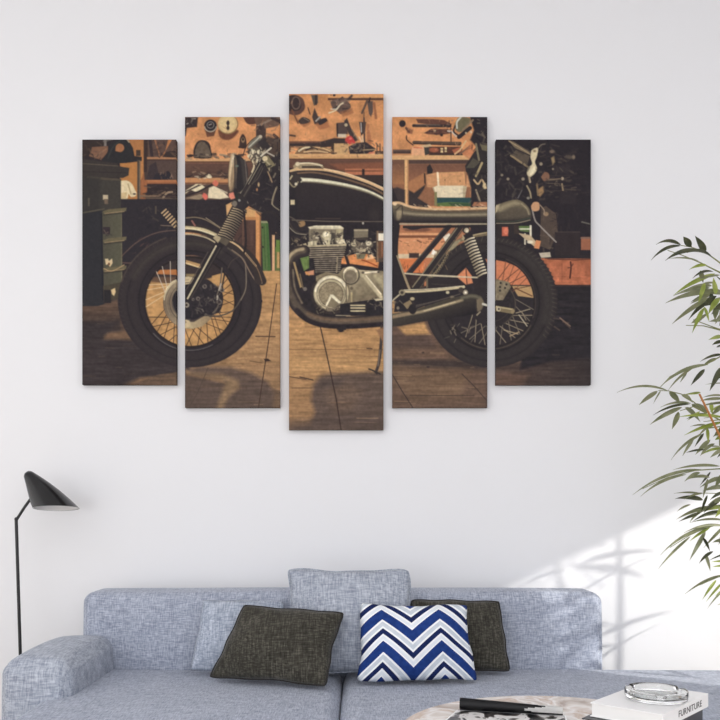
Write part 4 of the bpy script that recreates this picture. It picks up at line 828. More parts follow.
    P([(518, 226), (530, 226), (529, 232), (520, 231)], (98, 124, 66)); L([(519, 229), (530, 229)], 1.2, (220, 214, 190)); L([(530.6, 226), (530.6, 241)], 2, (226, 218, 190)); L([(525, 234), (525, 244)], 1.6, (206, 196, 166)); P([(518, 233), (530, 235), (540, 246), (536, 248)], (196, 170, 130)); P([(536, 240), (541, 241), (539, 249), (534, 248)], (222, 140, 88)); P([(539, 253), (550, 252), (551, 257), (541, 258)], (190, 176, 150)); E(530, 242, 3, 1.6, (232, 222, 190))
    # rear wheel
    cx, cy = 491, 302
    E(cx, cy, 45, 46, (50, 45, 48)); P([(496, 260), (506, 262), (520, 268), (530, 280), (531, 285), (512, 285), (496, 280)], (214, 124, 82)); P([(512, 286), (533, 286), (534, 298), (518, 296)], (190, 150, 98)); L([(515, 288), (532, 296)], 1.3, (120, 80, 56)); P([(457, 276), (466, 268), (472, 276), (473, 284), (466, 284)], (220, 134, 88)); L([(465, 270), (467, 283)], .9, (110, 64, 48)); P([(484, 259), (492, 259), (492, 272), (486, 268)], (212, 124, 84))
    tyre(cx, cy, 66.4, 65.6, 43.4, 45, (50, 45, 47), (64, 58, 56))
    G(cx, cy, 58, 57, 7, (70, 64, 60), 300, 380, 2.5, .5); G(cx, cy, 43.4, 45, 1.6, (44, 39, 41)); G(cx, cy, 46, 47, 1, (104, 88, 72), 30, 130, .6, .7); G(cx, cy, 44.6, 45.4, 1, (80, 68, 62), -70, 20, .6, .8)
    for k in range(-92, 36, 4):     # tread blocks
        t = math.radians(k); r0, r1 = .98, 1.006
        L([(cx+66*r0*math.cos(t), cy+65.4*r0*math.sin(t)), (cx+66*r1*math.cos(t+.03), cy+65.4*r1*math.sin(t+.03))], 1.9, (54, 48, 48), .6, .8); L([(cx+65*.95*math.cos(t), cy+64.6*.95*math.sin(t)), (cx+66*.99*math.cos(t+.02), cy+65*.99*math.sin(t+.02))], 1, (92, 81, 71), .5, .5)
    for k in range(186, 262, 5):
        t = math.radians(k); L([(cx+65*.955*math.cos(t), cy+64.6*.955*math.sin(t)), (cx+66.4*math.cos(t+.03), cy+65.6*math.sin(t+.03))], .9, (92, 80, 68), .4, .6)
    spokes(cx, cy, 18, 43, (-70, -58, -46, -34), 16, (120, 74, 54), .8); spokes(cx, cy, 18, 43, (-64, -50, -38, -22), -16, (96, 60, 48), .8); spokes(cx, cy, 22, 43, (18, 30, 42, 56, 70, 84, 98, 112, 126), 20, (164, 146, 116), .8); spokes(cx, cy, 22, 43, (10, 26, 48, 62, 78, 92, 106, 120, 134), -22, (132, 118, 98), .8)
    E(493, 304, 23, 23, (50, 45, 47)); G(493, 304, 22.4, 22.4, 1.2, (80, 70, 62), -60, 60); CL(448, 322, 474, 340, 20, [(150, 134, 110), (56, 50, 50), (84, 72, 64)], 6, .9, .7); G(493, 304, 17, 17, .8, (68, 60, 56), 0, 90)
    P([(496, 279), (509, 282), (511, 287), (503, 300), (497, 300), (494, 300), (494, 279)], (134, 120, 94)); NZ(494, 278, 512, 301, 2, 2, .12, 52); 
    for x, y in ((500.6, 283), (506.4, 284.4), (500, 287), (505, 288), (500, 290.6)): E(x, y, 1, 1.1, (50, 44, 44))
    L([(494, 308), (512, 311)], 5.4, (128, 112, 80)); L([(496, 306.6), (512, 309.4)], 1.2, (186, 168, 124)); E(498.6, 309, 2.2, 2.4, (200, 186, 150)); E(498.8, 309, 1, 1.1, (60, 50, 46)); E(512.6, 311.4, 1.8, 2, (150, 130, 94))
    L([(516, 313), (530, 309)], .8, (176, 160, 128)); L([(519, 315), (527, 326)], 1, (190, 176, 144)); L([(522, 312), (526, 320)], .8, (150, 134, 108)); L([(504, 330), (518, 334)], 1, (170, 150, 116)); L([(510, 336), (519, 332)], 1, (176, 150, 112)); CL(552, 316, 580, 328, 8, [(104, 84, 72), (84, 70, 64), (60, 52, 54)], 7, 1.1, .8, .5, .4); L([(560, 318), (570, 326)], 1.4, (128, 102, 86)); L([(560, 304), (578, 306)], 2, (54, 48, 52))
    # chain guard and swing arm, frame tubes
    L([(416, 288), (418, 300)], 3, (110, 98, 76)); CL(400, 240, 446, 272, 14, [(120, 72, 50), (236, 170, 116)], 5, .9, .5)
    for k in range(20):
        t = k/19; x = 428+28*t; y = 280-45*t+7*math.sin(t*3.1)
        E(x, y, 1.5, 1.3, (140, 122, 88)); E(x+.4, y+.4, .7, .6, (56, 48, 46))
    C([(427, 283), (434, 268), (442, 256), (452, 244), (462, 238)], 1.2, (118, 100, 74)); R(426, 275, 431, 288, (112, 100, 78)); E(429.6, 282.6, .8, .9, (46, 40, 40))
    L([(449, 226), (409, 273)], 5.6, (50, 45, 48)); L([(447, 225), (407, 272)], .9, (92, 80, 70)); C([(461, 240), (474, 236), (490, 233.6)], 3.2, (120, 104, 78)); C([(462, 239), (476, 234.6), (490, 232)], 1, (186, 166, 120)); PS([(446, 249), (454, 242), (461, 240), (452, 250)], (150, 138, 104)); L([(462, 224), (414, 290)], 6, (52, 47, 48)); L([(459.6, 224.4), (412.6, 287)], 1.2, (140, 126, 98)); L([(464, 228), (420, 288)], 1, (84, 76, 66))
    L([(396, 254), (410, 290)], 2, (150, 132, 100)); P([(388, 222), (398, 224), (398, 258), (408, 292), (388, 300)], (46, 42, 45)); C([(397, 256), (404, 276), (409, 289)], 1.4, (160, 140, 106)); L([(405, 273.4), (424, 275), (487, 278)], 1.4, (206, 190, 156)); R(428, 278, 487, 288, (52, 46, 48)); L([(432, 284), (462, 286)], 1, (70, 62, 58)); P([(457, 277), (466, 268), (471, 276.6), (473, 283), (466, 284.6)], (220, 134, 88)); L([(466, 269), (467, 284)], 1, (96, 58, 46)); L([(428, 275.4), (487, 278)], 1.3, (206, 190, 156))
    # shock absorber
    P([(463, 236), (470, 230), (490, 268), (492, 282), (480, 282)], (48, 43, 46)); L([(474, 262), (484, 282)], 5, K)
    for k in range(13):
        t = k/12; x, y = 464.4+13.4*t, 240.6+35*t
        C([(x, y+1.2), (x+4.6, y-1.6), (x+9.6-.8*t, y-3)], 1.5, gr(x, y, (150, 136, 106), x+8, y-3, (232, 218, 182)), .35); C([(x, y+2.6), (x+4.8, y-.2), (x+9.8-.8*t, y-1.4)], .8, (48, 42, 44), .35)
    E(466, 230, 3.6, 3.6, (60, 53, 52)); E(466.6, 230.4, 2.4, 2.4, (196, 180, 144)); E(467, 231, 1, 1, (240, 230, 204)); P([(462, 234), (465, 238), (463, 241)], (176, 160, 120))
    # foot-peg plate and silencer
    P([(396, 294), (402, 289), (424, 290), (464, 286), (466, 294), (456, 298), (430, 304), (410, 312), (394, 312)], (46, 42, 46)); C([(402, 291.6), (420, 291.4), (444, 289.4), (464, 287)], 2.2, (206, 188, 144)); C([(404, 290), (430, 289), (464, 286)], .8, (230, 214, 174)); E(402, 292.6, 3.2, 3, (150, 136, 106)); E(402, 292.6, 1.6, 1.5, (66, 58, 54)); L([(399, 295), (392, 301)], 1.3, (200, 186, 150)); C([(414, 306), (440, 300), (460, 294)], .9, (92, 82, 74)); E(447.6, 292.4, 1.8, 1.5, (206, 190, 150)); E(452, 297, 2.2, 1.2, (130, 116, 92)); E(465.4, 292.4, 2.6, 2.6, (170, 154, 124)); E(465.6, 292.4, 1.2, 1.2, (240, 232, 210)); E(461, 290, 2.6, 2.8, (74, 64, 58))
    q = [(384, 320), (398, 317.4), (420, 312), (444, 306), (462, 301), (476, 300)]
    P(sp([(384, 314), (400, 312.6), (420, 308), (444, 300), (460, 296), (470, 294), (480, 296), (484, 302), (482, 308), (474, 314), (450, 318), (420, 322), (400, 326), (384, 327)], 4), gr(430, 300, (84, 76, 62), 438, 324, (42, 38, 42))); C([(390, 317), (420, 312), (446, 305), (462, 300)], 2.6, (170, 150, 112), .9, .9); C([(424, 311), (446, 304.6), (455, 302)], 1.1, (220, 200, 156), .5, .8); C([(462, 298), (472, 296), (480, 298)], 3, (104, 98, 80), 1.2); PS([(476, 300), (481, 298), (484, 303), (481, 310), (477, 311)], (120, 106, 84), .8); L([(483, 304), (488, 305.6)], 2.2, (206, 200, 180)); L([(476, 300), (477, 314)], .8, (56, 48, 48)); L([(477, 315), (480, 312)], 1.4, (150, 136, 110)); C([(386, 319), (396, 316.4), (410, 313)], 2.4, (150, 126, 94), .9)
    P([(404, 303), (412, 299), (416, 306), (413, 314), (408, 310)], (56, 48, 48)); P([(403, 304), (410, 300), (413, 305), (407, 309)], (140, 120, 88)); E(412.4, 298.8, 2.2, 1.6, (190, 172, 130)); E(412.6, 309, 4, 5.2, (46, 41, 44)); L([(416, 307), (450, 297)], .9, (84, 74, 68)); E(398, 308, 1.4, 1.6, (140, 126, 104)); CL(388, 296, 402, 312, 14, [(84, 74, 68), (40, 36, 40), (130, 116, 94)], 4, 1.1, .8)
    # saddle
    P(sp([(392, 204), (396, 201.4), (403, 203), (412, 206), (430, 208), (456, 208.6), (480, 208), (494, 206), (506, 201.6), (516, 199.6), (523, 202), (529, 208), (531.4, 215), (530, 220), (520, 223), (500, 223.4), (440, 223.4), (400, 222.6), (394, 218)], 4), gr(450, 207, (112, 100, 78), 450, 222, (50, 44, 46)))
    C([(398, 212), (420, 214.4), (456, 215), (488, 214.4)], 2.6, (158, 144, 112), 1.3, .95); C([(393, 203), (400, 203), (412, 207), (430, 208.8), (456, 209.2), (487, 208)], 2.4, (222, 178, 128), .5); CL(400, 204, 487, 210, 30, [(246, 214, 166), (170, 124, 86)], 4, 1, .6, .4, .3); C([(398, 205.4), (412, 209.6), (440, 211), (487, 210.4)], 1, (112, 88, 66), .5); C([(396, 210), (402, 206), (402, 218)], 1, (70, 60, 54)); E(399, 215, 2.6, 5, (170, 152, 116), .2, 1, .8); E(395, 204, 2, 1.6, (230, 196, 150)); L([(400, 224), (488, 224)], 1.5, (172, 158, 128), .4); L([(398, 221.8), (488, 222)], 2, (48, 43, 45)); L([(404, 227), (460, 226.4), (487, 226)], 2.6, (46, 42, 45)); PS([(404, 227), (412, 230), (422, 228), (414, 226)], (50, 44, 46))
    PS([(496, 208), (506, 203.6), (515, 201), (521, 204), (510, 208), (500, 212)], (150, 136, 104), 1.4, .9); PS([(500, 213), (514, 206), (524, 210), (528, 216), (512, 219), (498, 219)], (92, 82, 68), 2, .9); C([(522, 204), (527, 209), (529, 214)], 1.6, (170, 154, 118), .8, .8); C([(496, 221), (512, 221.6), (530, 218)], 1.2, (62, 70, 60)); C([(496, 223.4), (516, 223), (530, 220)], 1, (140, 128, 104)); P([(494, 206), (500, 204), (497, 212), (494, 213)], (176, 160, 124), .8); R(496, 224, 518, 238, (50, 45, 47)); R(502, 227, 508, 236, (208, 100, 72)); E(506, 231, 2.4, 3.6, (226, 124, 92)); R(514, 225, 519, 234, (64, 54, 50))


def draw_art():
    art_back(); art_floor(); art_left(); art_specks(); art_front_wheel(); art_fork(); art_middle(); art_rear()
    NZ(80, 92, 593, 432, 1.6, 1.6, .05, 60)
    g = IMG.mean(-1, keepdims=True)
    IMG[:] = (g+(IMG-g)*.84)*.975+1.5        # faded print
    return np.clip(IMG, 0, 255)

# ---------------------------------------------------------------- the five canvases
art = draw_art()
art_l = np.where(art/255 <= .04045, art/255/12.92, ((art/255+.055)/1.055)**2.4)*ART_GAIN


def canvas(px0, px1, py0, py1, label):
    df = DW-.026
    nx, ny = int((px1-px0)*AS)+1, int((py1-py0)*AS)+1
    u = np.linspace(px0, px1, nx); v = np.linspace(py0, py1, ny)
    U, V = np.meshgrid(u, v)
    co = np.stack([(U-HX)*df/F, np.full(U.shape, df-DW), EYE-(V-HY)*df/F], -1).reshape(-1, 3)
    # ink sampled between the drawn cells
    fx = np.clip((U-AX0)*AS-.5, 0, AW-1.001); fy = np.clip((V-AY0)*AS-.5, 0, AH-1.001)
    i, j = fx.astype(int), fy.astype(int); a, b_ = (fx-i)[..., None], (fy-j)[..., None]
    ink = (art_l[j, i]*(1-a)+art_l[j, i+1]*a)*(1-b_)+(art_l[j+1, i]*(1-a)+art_l[j+1, i+1]*a)*b_
    ink = ink.reshape(-1, 3)
    idx = np.arange(nx*ny).reshape(ny, nx)
    quads = np.stack([idx[:-1, :-1], idx[1:, :-1], idx[1:, 1:], idx[:-1, 1:]], -1).reshape(-1, 4)
    # wrapped sides: the border loop carried back to the wall
    ring = np.concatenate([idx[0, :-1], idx[:-1, -1], idx[-1, :0:-1], idx[:0:-1, 0]])
    back = co[ring].copy(); back[:, 1] = -.001
    nb = len(ring); b0 = len(co); k = np.arange(nb); k2 = (k+1) % nb
    side = np.stack([ring[k], ring[k2], b0+k2, b0+k], -1)
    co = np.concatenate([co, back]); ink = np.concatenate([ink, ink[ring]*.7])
    faces = np.concatenate([quads, side])
    me = bpy.data.meshes.new('canvas_panel')
    me.vertices.add(len(co)); me.vertices.foreach_set('co', co.astype(np.float32).ravel())
    me.loops.add(faces.size); me.loops.foreach_set('vertex_index', faces.astype(np.int32).ravel())
    me.polygons.add(len(faces)); me.polygons.foreach_set('loop_start', np.arange(0, faces.size, 4, dtype=np.int32))
    me.update(calc_edges=True); me.validate()
    at = me.color_attributes.new('ink', 'FLOAT_COLOR', 'POINT')
    at.data.foreach_set('color', np.concatenate([ink, np.ones((len(ink), 1))], 1).astype(np.float32).ravel())
    me.materials.append(M['print'])
    o = bpy.data.objects.new('canvas_panel', me); col.objects.link(o)
    c = Vector((co[:, 0].mean(), 0, co[:, 2].min())); me.transform(Matrix.Translation(-c)); o.location = c
    tag(o, label, 'wall art', 'split canvas print of a motorcycle workshop')
    return o


canvas(82.3, 176.2, 139.6, 384.7, 'leftmost short canvas panel, showing a tool cabinet and half a front tyre')
canvas(185, 279.8, 117, 407.6, 'tall canvas panel showing the headlight, fork and front wheel of the motorcycle')
canvas(289, 383.5, 94, 429.9, 'tallest middle canvas panel showing the black fuel tank and engine')
canvas(392.3, 487.3, 117, 407.6, 'tall canvas panel showing the saddle, shock spring and silencer')
canvas(496, 590.8, 139.6, 384.9, 'rightmost short canvas panel, dark, showing the saddle tail and rear tyre')

# ---------------------------------------------------------------- sofa
SZ = .419
sofa = thing('sofa', 'long low blue-grey linen sofa against the white wall', 'sofa', (.2, -.7, 0))
obj('backrest', softbox(-1.043, .912, -.305, -.10, .10, .700, .040, (.008, .018, .006), 30, .003, 2), M['sofa'], sofa)
obj('seat_cushion', softbox(-1.03, -.066, -1.10, -.285, .19, SZ-.004, .045, (.003, .01, .012), 28, .003, 3), M['sofa'], sofa)
obj('seat_cushion', softbox(-.060, 1.46, -1.10, -.285, .19, SZ-.004, .045, (.003, .01, .012), 30, .003, 4), M['sofa'], sofa)
obj('armrest', softbox(-1.15, -.925, -.76, -.27, .10, .532, .045, (.010, .014, .024), 26, .003, 5), M['sofa_grey'], sofa)
obj('base', bbox(-1.0, 1.43, -1.06, -.30, .09, .19, .01), M['sofa'], sofa)
for x in (-.92, .2, 1.34):
    for y in (-1.0, -.36):
        obj('leg', tube(bmesh.new(), [(x, y, 0), (x, y, .095)], .02, 14), M['blackmetal'], sofa)

# ---------------------------------------------------------------- cushions
D = lambda x, y, d: W(x, y, d)
c, e = pillow('back_cushion', D(288, 569, 2.93), D(411, 570, 2.93), D(409, 673, 2.83), D(290, 673, 2.83), .13, M['sofa_grey'], .45, pinch=.03, seed=2)
tag(c, 'large blue-grey sofa-coloured cushion standing taller than the sofa back', 'cushion'); add_seam(c, e, M['sofa_grey'], .003)
c, e = pillow('cushion', D(203, 599, 2.91), D(285, 600, 2.91), D(284, 672, 2.83), D(189, 671, 2.84), .10, M['sofa_light'], .45, pinch=.04, seed=5)
tag(c, 'pale blue cushion half hidden behind the left charcoal cushion', 'cushion')
c, e = pillow('cushion', D(243, 604, 2.79), D(344, 612, 2.76), D(326, 686.5, 2.62), D(208, 677, 2.735), .11, M['charcoal'], .45, pinch=.05, seed=8)
tag(c, 'charcoal tweed cushion leaning tilted on the left seat', 'cushion'); add_seam(c, e, M['seam'])
c, e = pillow('cushion', D(411, 599, 2.92), D(500, 600.5, 2.92), D(511, 671, 2.85), D(411, 671, 2.85), .10, M['charcoal'], .45, pinch=.04, seed=11)
tag(c, 'charcoal tweed cushion standing upright behind the chevron cushion', 'cushion'); add_seam(c, e, M['seam'])
c, e = pillow('cushion', D(359, 603, 2.80), D(467, 604, 2.80), D(479, 681, 2.72), D(356, 683.5, 2.70), .12, M['chevron'], .40, pinch=.06, seed=14)
tag(c, 'blue and white chevron patterned cushion on the seat', 'cushion')

# ---------------------------------------------------------------- floor lamp
dl = 3.12
lamp = thing('floor_lamp', 'slim black floor lamp with a slanted conical shade left of the sofa', 'floor lamp', (W(23.7, 500, dl).x, dl-DW, 0))
lx, ly = lamp.location.x, lamp.location.y
obj('base', lathe(bmesh.new(), [(0, 0), (.105, 0), (.11, .004), (.11, .012), (.104, .017), (.012, .022), (0, .022)], (lx, ly, 0)), M['blackmetal'], lamp)
el = W(16.2, 519, dl)
obj('pole', tube(bmesh.new(), [(lx, ly, .015), el+(Vector((lx, ly, .015))-el)*.5, el], .0062, 14), M['blackmetal'], lamp)
neck = W(31.5, 497.5, dl)
bm = bmesh.new(); tube(bm, [el+Vector((-.0005, 0, -.006)), el+(neck-el)*.5, neck], .0055, 12)
bmesh.ops.create_uvsphere(bm, u_segments=12, v_segments=8, radius=.0072, matrix=Matrix.Translation(el))
obj('arm', bm, M['blackmetal'], lamp)
top, rim = W(27.8, 474, dl), W(56.3, 508.3, dl)


def shade_ring(bm, t, shrink=0):
    c0 = top.lerp(rim, t); r0 = 4.6*dl/F; r1 = 22.0*dl/F
    rr = r0+(r1-r0)*t-shrink
    nt = Vector((.12*(1-t)*4, 0, 0))
    ax = (Vector((.62, 0, -.78))*(1-t)+Vector((.03, -.13, -1))*t).normalized()
    u = ax.cross(Vector((0, 1, 0))).normalized(); v = ax.cross(u)
    return [bm.verts.new(c0+(u*math.cos(k*2*math.pi/48)+v*math.sin(k*2*math.pi/48))*rr) for k in range(48)]


def loft(bm, rings):
    for a, b_ in zip(rings, rings[1:]):
        for k in range(48): bm.faces.new((a[k], a[(k+1) % 48], b_[(k+1) % 48], b_[k]))


bm = bmesh.new(); rs_ = [shade_ring(bm, t) for t in (0, .05, .2, .4, .6, .8, .95, 1)]
cap = []
for s in (.9, .6): 
    cap.append([bm.verts.new(top+(v.co-top)*s+Vector((-.0035, 0, .0045))*(1-s)*3) for v in rs_[0]])
loft(bm, [cap[1], cap[0]]+rs_); bm.faces.new(cap[1])
loft(bm, [rs_[-1], shade_ring(bm, 1, .0015)])
sh = obj('lamp_shade', bm, M['black'], lamp)
bm = bmesh.new(); rr = [shade_ring(bm, t, .0022) for t in (.995, .8, .5, .2, .06)]; loft(bm, rr); bm.faces.new(rr[-1])
o = obj('reflector', bm, M['inner'], sh); o['label'] = 'white inside of the lamp shade'
bm = bmesh.new(); bmesh.ops.create_uvsphere(bm, u_segments=20, v_segments=14, radius=.022, matrix=Matrix.Translation(top.lerp(rim, .72)))
tube(bm, [top.lerp(rim, .3), top.lerp(rim, .7)], .012, 12)
obj('bulb', bm, M['inner'], sh)

# ---------------------------------------------------------------- coffee table with what lies on it
TX, TY, TZ, TR_ = .46, 1.79-DW, .52, .381
table = thing('coffee_table', 'round marble-topped coffee table in front of the sofa', 'coffee table', (TX, TY, 0))
obj('table_top', lathe(bmesh.new(), [(0, 0), (TR_-.006, 0), (TR_, .004), (TR_, .016), (TR_-.004, .02), (0, .02)], (TX, TY, TZ-.02), 96), M['marble'], table)
obj('rim', lathe(bmesh.new(), [(TR_-.02, -.022), (TR_-.004, -.022), (TR_-.004, -.001), (TR_-.02, -.001)], (TX, TY, TZ-.02), 96, True), M['blackmetal'], table)
for k in range(3):
    a = math.radians(90+120*k)
    obj('leg', tube(bmesh.new(), [(TX+.34*math.cos(a), TY+.34*math.sin(a), 0), (TX+.25*math.cos(a), TY+.25*math.sin(a), TZ-.022)], .011, 12, .016), M['blackmetal'], table)


def prism(bm, quad, z0, z1):
    a = [bm.verts.new((*p, z0)) for p in quad]; b_ = [bm.verts.new((*p, z1)) for p in quad]
    bm.faces.new(a[::-1]); bm.faces.new(b_)
    for k in range(4): bm.faces.new((a[k], a[(k+1) % 4], b_[(k+1) % 4], b_[k]))
    return bm


def book(corner, u, v, z0, h, cover, label, tint=None, ct=.0022, over=.003):
    """corner = near corner; v runs along the spine, u away from it to the fore edge (all on the table plane)"""
    c0 = Vector(corner)
    un, vn = u.normalized(), v.normalized()
    mid = c0+u*.5+v*.5
    t = thing('book', label, 'book', (mid.x, mid.y, z0))
    bm = bmesh.new()
    q = lambda a0, a1, b0, b1: [c0+un*a0+vn*b0, c0+un*a1+vn*b0, c0+un*a1+vn*b1, c0+un*a0+vn*b1]
    prism(bm, q(0, u.length, 0, v.length), z0, z0+ct); prism(bm, q(0, u.length, 0, v.length), z0+h-ct, z0+h); prism(bm, q(0, ct, 0, v.length), z0+ct, z0+h-ct)
    obj('cover', bm, cover, t, False)
    bm = prism(bmesh.new(), q(ct, u.length-over, over, v.length-over), z0+ct, z0+h-ct)
    obj('pages', bm, M['paper'], t, False)
    return t


# near corner N, spine runs N -> right-hand corner, pages show on the N -> left-hand side
N1 = Vector((.655, 1.73-DW)); U1 = Vector((-.772, .635))*.165; V1 = Vector((.69, .724))*.262
b1z = TZ+.034
black = book(Vector((.648, 1.716-DW)), Vector((-.80, .60))*.178, Vector((.655, .755))*.262, TZ, .033, M['black_cover'], 'black-covered book lying under the white book')
white = book(N1, U1, V1, b1z, .032, M['white_cover'], 'white book with FURNITURE on its spine, under the glass ashtray')


def text_mesh(body, size):
    cu = bpy.data.curves.new('lettering', 'FONT'); cu.body = body; cu.size = size; cu.align_x = 'CENTER'; cu.align_y = 'CENTER'; cu.extrude = .0002; cu.space_character = 1.05
    o = bpy.data.objects.new('lettering', cu); col.objects.link(o)
    bpy.context.view_layer.update()
    me = bpy.data.meshes.new_from_object(o.evaluated_get(bpy.context.evaluated_depsgraph_get()))
    bpy.data.objects.remove(o); return me


me = text_mesh('FURNITURE', .021)
xs = [v.co.x for v in me.vertices]; wd = max(xs)-min(xs)
vn = V1.normalized(); nrm = Vector((vn.y, -vn.x))
ctr = N1+V1*.58
s_ = .135/wd
me.transform(Matrix(((vn.x*s_, 0, nrm.x, 0), (vn.y*s_, 0, nrm.y, 0), (0, 1, 0, 0), (0, 0, 0, 1))))
me.transform(Matrix.Translation((ctr.x+nrm.x*.0003, ctr.y+nrm.y*.0003, b1z+.0155)))
o = obj('lettering', me, M['ink'], white, False); o['label'] = 'black capital letters FURNITURE'

# glass ashtray
ax_, ay_, az_ = .693, 1.872-DW, b1z+.0322
bm = bmesh.new()
seg = 64; prof = [(.0, .0), (.064, 0), (.070, .003), (.071, .012), (.071, .020), (.069, .022), (.058, .022), (.055, .020), (.053, .010), (.048, .007), (.0, .006)]
lathe(bm, prof, (ax_, ay_, az_), seg)
for v in bm.verts:                      # three rests cut in the rim
    a = math.atan2(v.co.y-ay_, v.co.x-ax_)
    if v.co.z > az_+.018:
        for k in range(3):
            dd = abs((a-(.3+k*2.094)+math.pi) % (2*math.pi)-math.pi)
            if dd < .13: v.co.z -= .007
o = obj('ashtray', bm, M['glass']); recentre(o); tag(o, 'round clear glass ashtray on top of the white book', 'ashtray')

# magazine, one page rolled back
mag = thing('magazine', 'open black-and-white magazine with a curled black page on the table', 'magazine', (.33, 1.86-DW, TZ))
def mq(x, y): p = 424/(y-500); return Vector(((x-HX)*p/F, p-DW))
A, B_, C_, D_ = mq(457, 712), mq(566, 718), mq(578, 760), mq(420, 745)
bm = prism(bmesh.new(), [D_, C_, B_, A], TZ, TZ+.006)
obj('pages', bm, M['paper'], mag, False)
bm = prism(bmesh.new(), [D_.lerp(B_, .015), C_.lerp(A, .015), B_.lerp(D_, .015), A.lerp(C_, .015)], TZ+.006, TZ+.0068)
obj('picture_page', bm, M['photo_page'], mag, False)
# curled page: a strip that rises from the far edge and rolls over
bm = bmesh.new(); prof = []
for k in range(26):
    t = k/25; a = -math.pi/2+t*math.pi*1.75
    rr_ = .0165-.004*t
    prof.append((-rr_*math.cos(a)*1.0, .0075+.0165+rr_*math.sin(a)))
ex = (B_-A).normalized(); ey = Vector((-ex.y, ex.x))
nx_ = 30; rows = []
for i in range(nx_+1):
    t = i/nx_; base = A.lerp(B_, .03+.94*t)
    k_ = 1-.35*t
    rows.append([bm.verts.new((base.x+ey.x*(p0*k_-.006), base.y+ey.y*(p0*k_-.006), TZ+.0075+(p1-.0075)*k_)) for p0, p1 in prof])
for i in range(nx_):
    for k in range(25):
        f = bm.faces.new((rows[i][k], rows[i+1][k], rows[i+1][k+1], rows[i][k+1]))
        f.material_index = 1 if (i > nx_*.72+3*math.sin(k*.7) and k > 4) else 0
bmesh.ops.solidify(bm, geom=bm.faces[:], thickness=.0006)
o = obj('curled_page', bm, [M['black_cover'], M['paper']], mag); o['label'] = 'black rolled-back page'

# ---------------------------------------------------------------- plant at the right
pot = Vector((1.66, 2.90-DW, 0))
plant = thing('potted_palm', 'tall bamboo-leaved green pot plant reaching in from the right edge', 'plant', pot)
obj('pot', lathe(bmesh.new(), [(0, 0), (.11, 0), (.115, .004), (.15, .30), (.155, .31), (.148, .31), (.143, .27), (0, .27)], pot), M['pot'], plant)
obj('soil', lathe(bmesh.new(), [(0, .285), (.08, .282), (.1425, .275), (.1425, .268), (0, .268)], pot, 32), M['soil'], plant)
leaves = {}


def leaf(bm, p0, p1, wd, mi, sag=.08, nvec=None, twist=0.0):
    """lance-shaped blade with a folded midrib, from base p0 to tip p1"""
    ax = p1-p0; Ln = ax.length; t = ax.normalized()
    view = nvec or Vector((0, -1, 0))
    side = t.cross(view).normalized(); up = side.cross(t).normalized()
    side = (Matrix.Rotation(twist, 3, t) @ side); up = (Matrix.Rotation(twist, 3, t) @ up)
    arch = Vector((0, 0, 1)); arch = (arch-t*arch.dot(t))
    n = 12; rows = []
    for i in range(n+1):
        s = i/n
        w = wd*.5*(math.sin(math.pi*min(1, s*1.02)**.75))**.8*(1-.25*s) if 0 < s < 1 else .0004
        w = max(w, .0004)
        c0 = p0+ax*s+arch*(sag*Ln*4*s*(1-s))
        fold = up*(w*.35)
        rows.append([bm.verts.new(c0-side*w+fold), bm.verts.new(c0-side*w*.5+fold*.45), bm.verts.new(c0), bm.verts.new(c0+side*w*.5+fold*.45), bm.verts.new(c0+side*w+fold)])
    for a, b_ in zip(rows, rows[1:]):
        for k in range(4):
            f = bm.faces.new((a[k], a[k+1], b_[k+1], b_[k])); f.material_index = mi; f.smooth = True


def spray(ox, oy, sc_, d0, specs, stems=()):
    """one branch of foliage; coordinates are read off the photograph relative to (ox, oy)"""
    bm = bmesh.new(); rs = random.Random(int(ox*7+oy))
    for (bx, by, tx, ty, wpx, mi, sag) in specs:
        d = d0+rs.uniform(-.10, .10); dt = d+rs.uniform(-.08, .06)
        leaf(bm, W(ox+bx/sc_, oy+by/sc_, d), W(ox+tx/sc_, oy+ty/sc_, dt), wpx/sc_*d/F*.92, mi, sag, twist=rs.uniform(-.75, .75))
    for pts in stems:
        q = [W(ox+x/sc_, oy+y/sc_, d0+.01*i) for i, (x, y) in enumerate(pts)]
        k0 = len(bm.faces)
        tube(bm, q, .0028, 6, .0012); bm.faces.ensure_lookup_table()
        for f in bm.faces[k0:]: f.material_index = 3
    me = bpy.data.meshes.new('leaf_spray'); bm.to_mesh(me); bm.free()
    return obj('leaf_spray', me, M['leaf']+[M['stem']], plant, False)


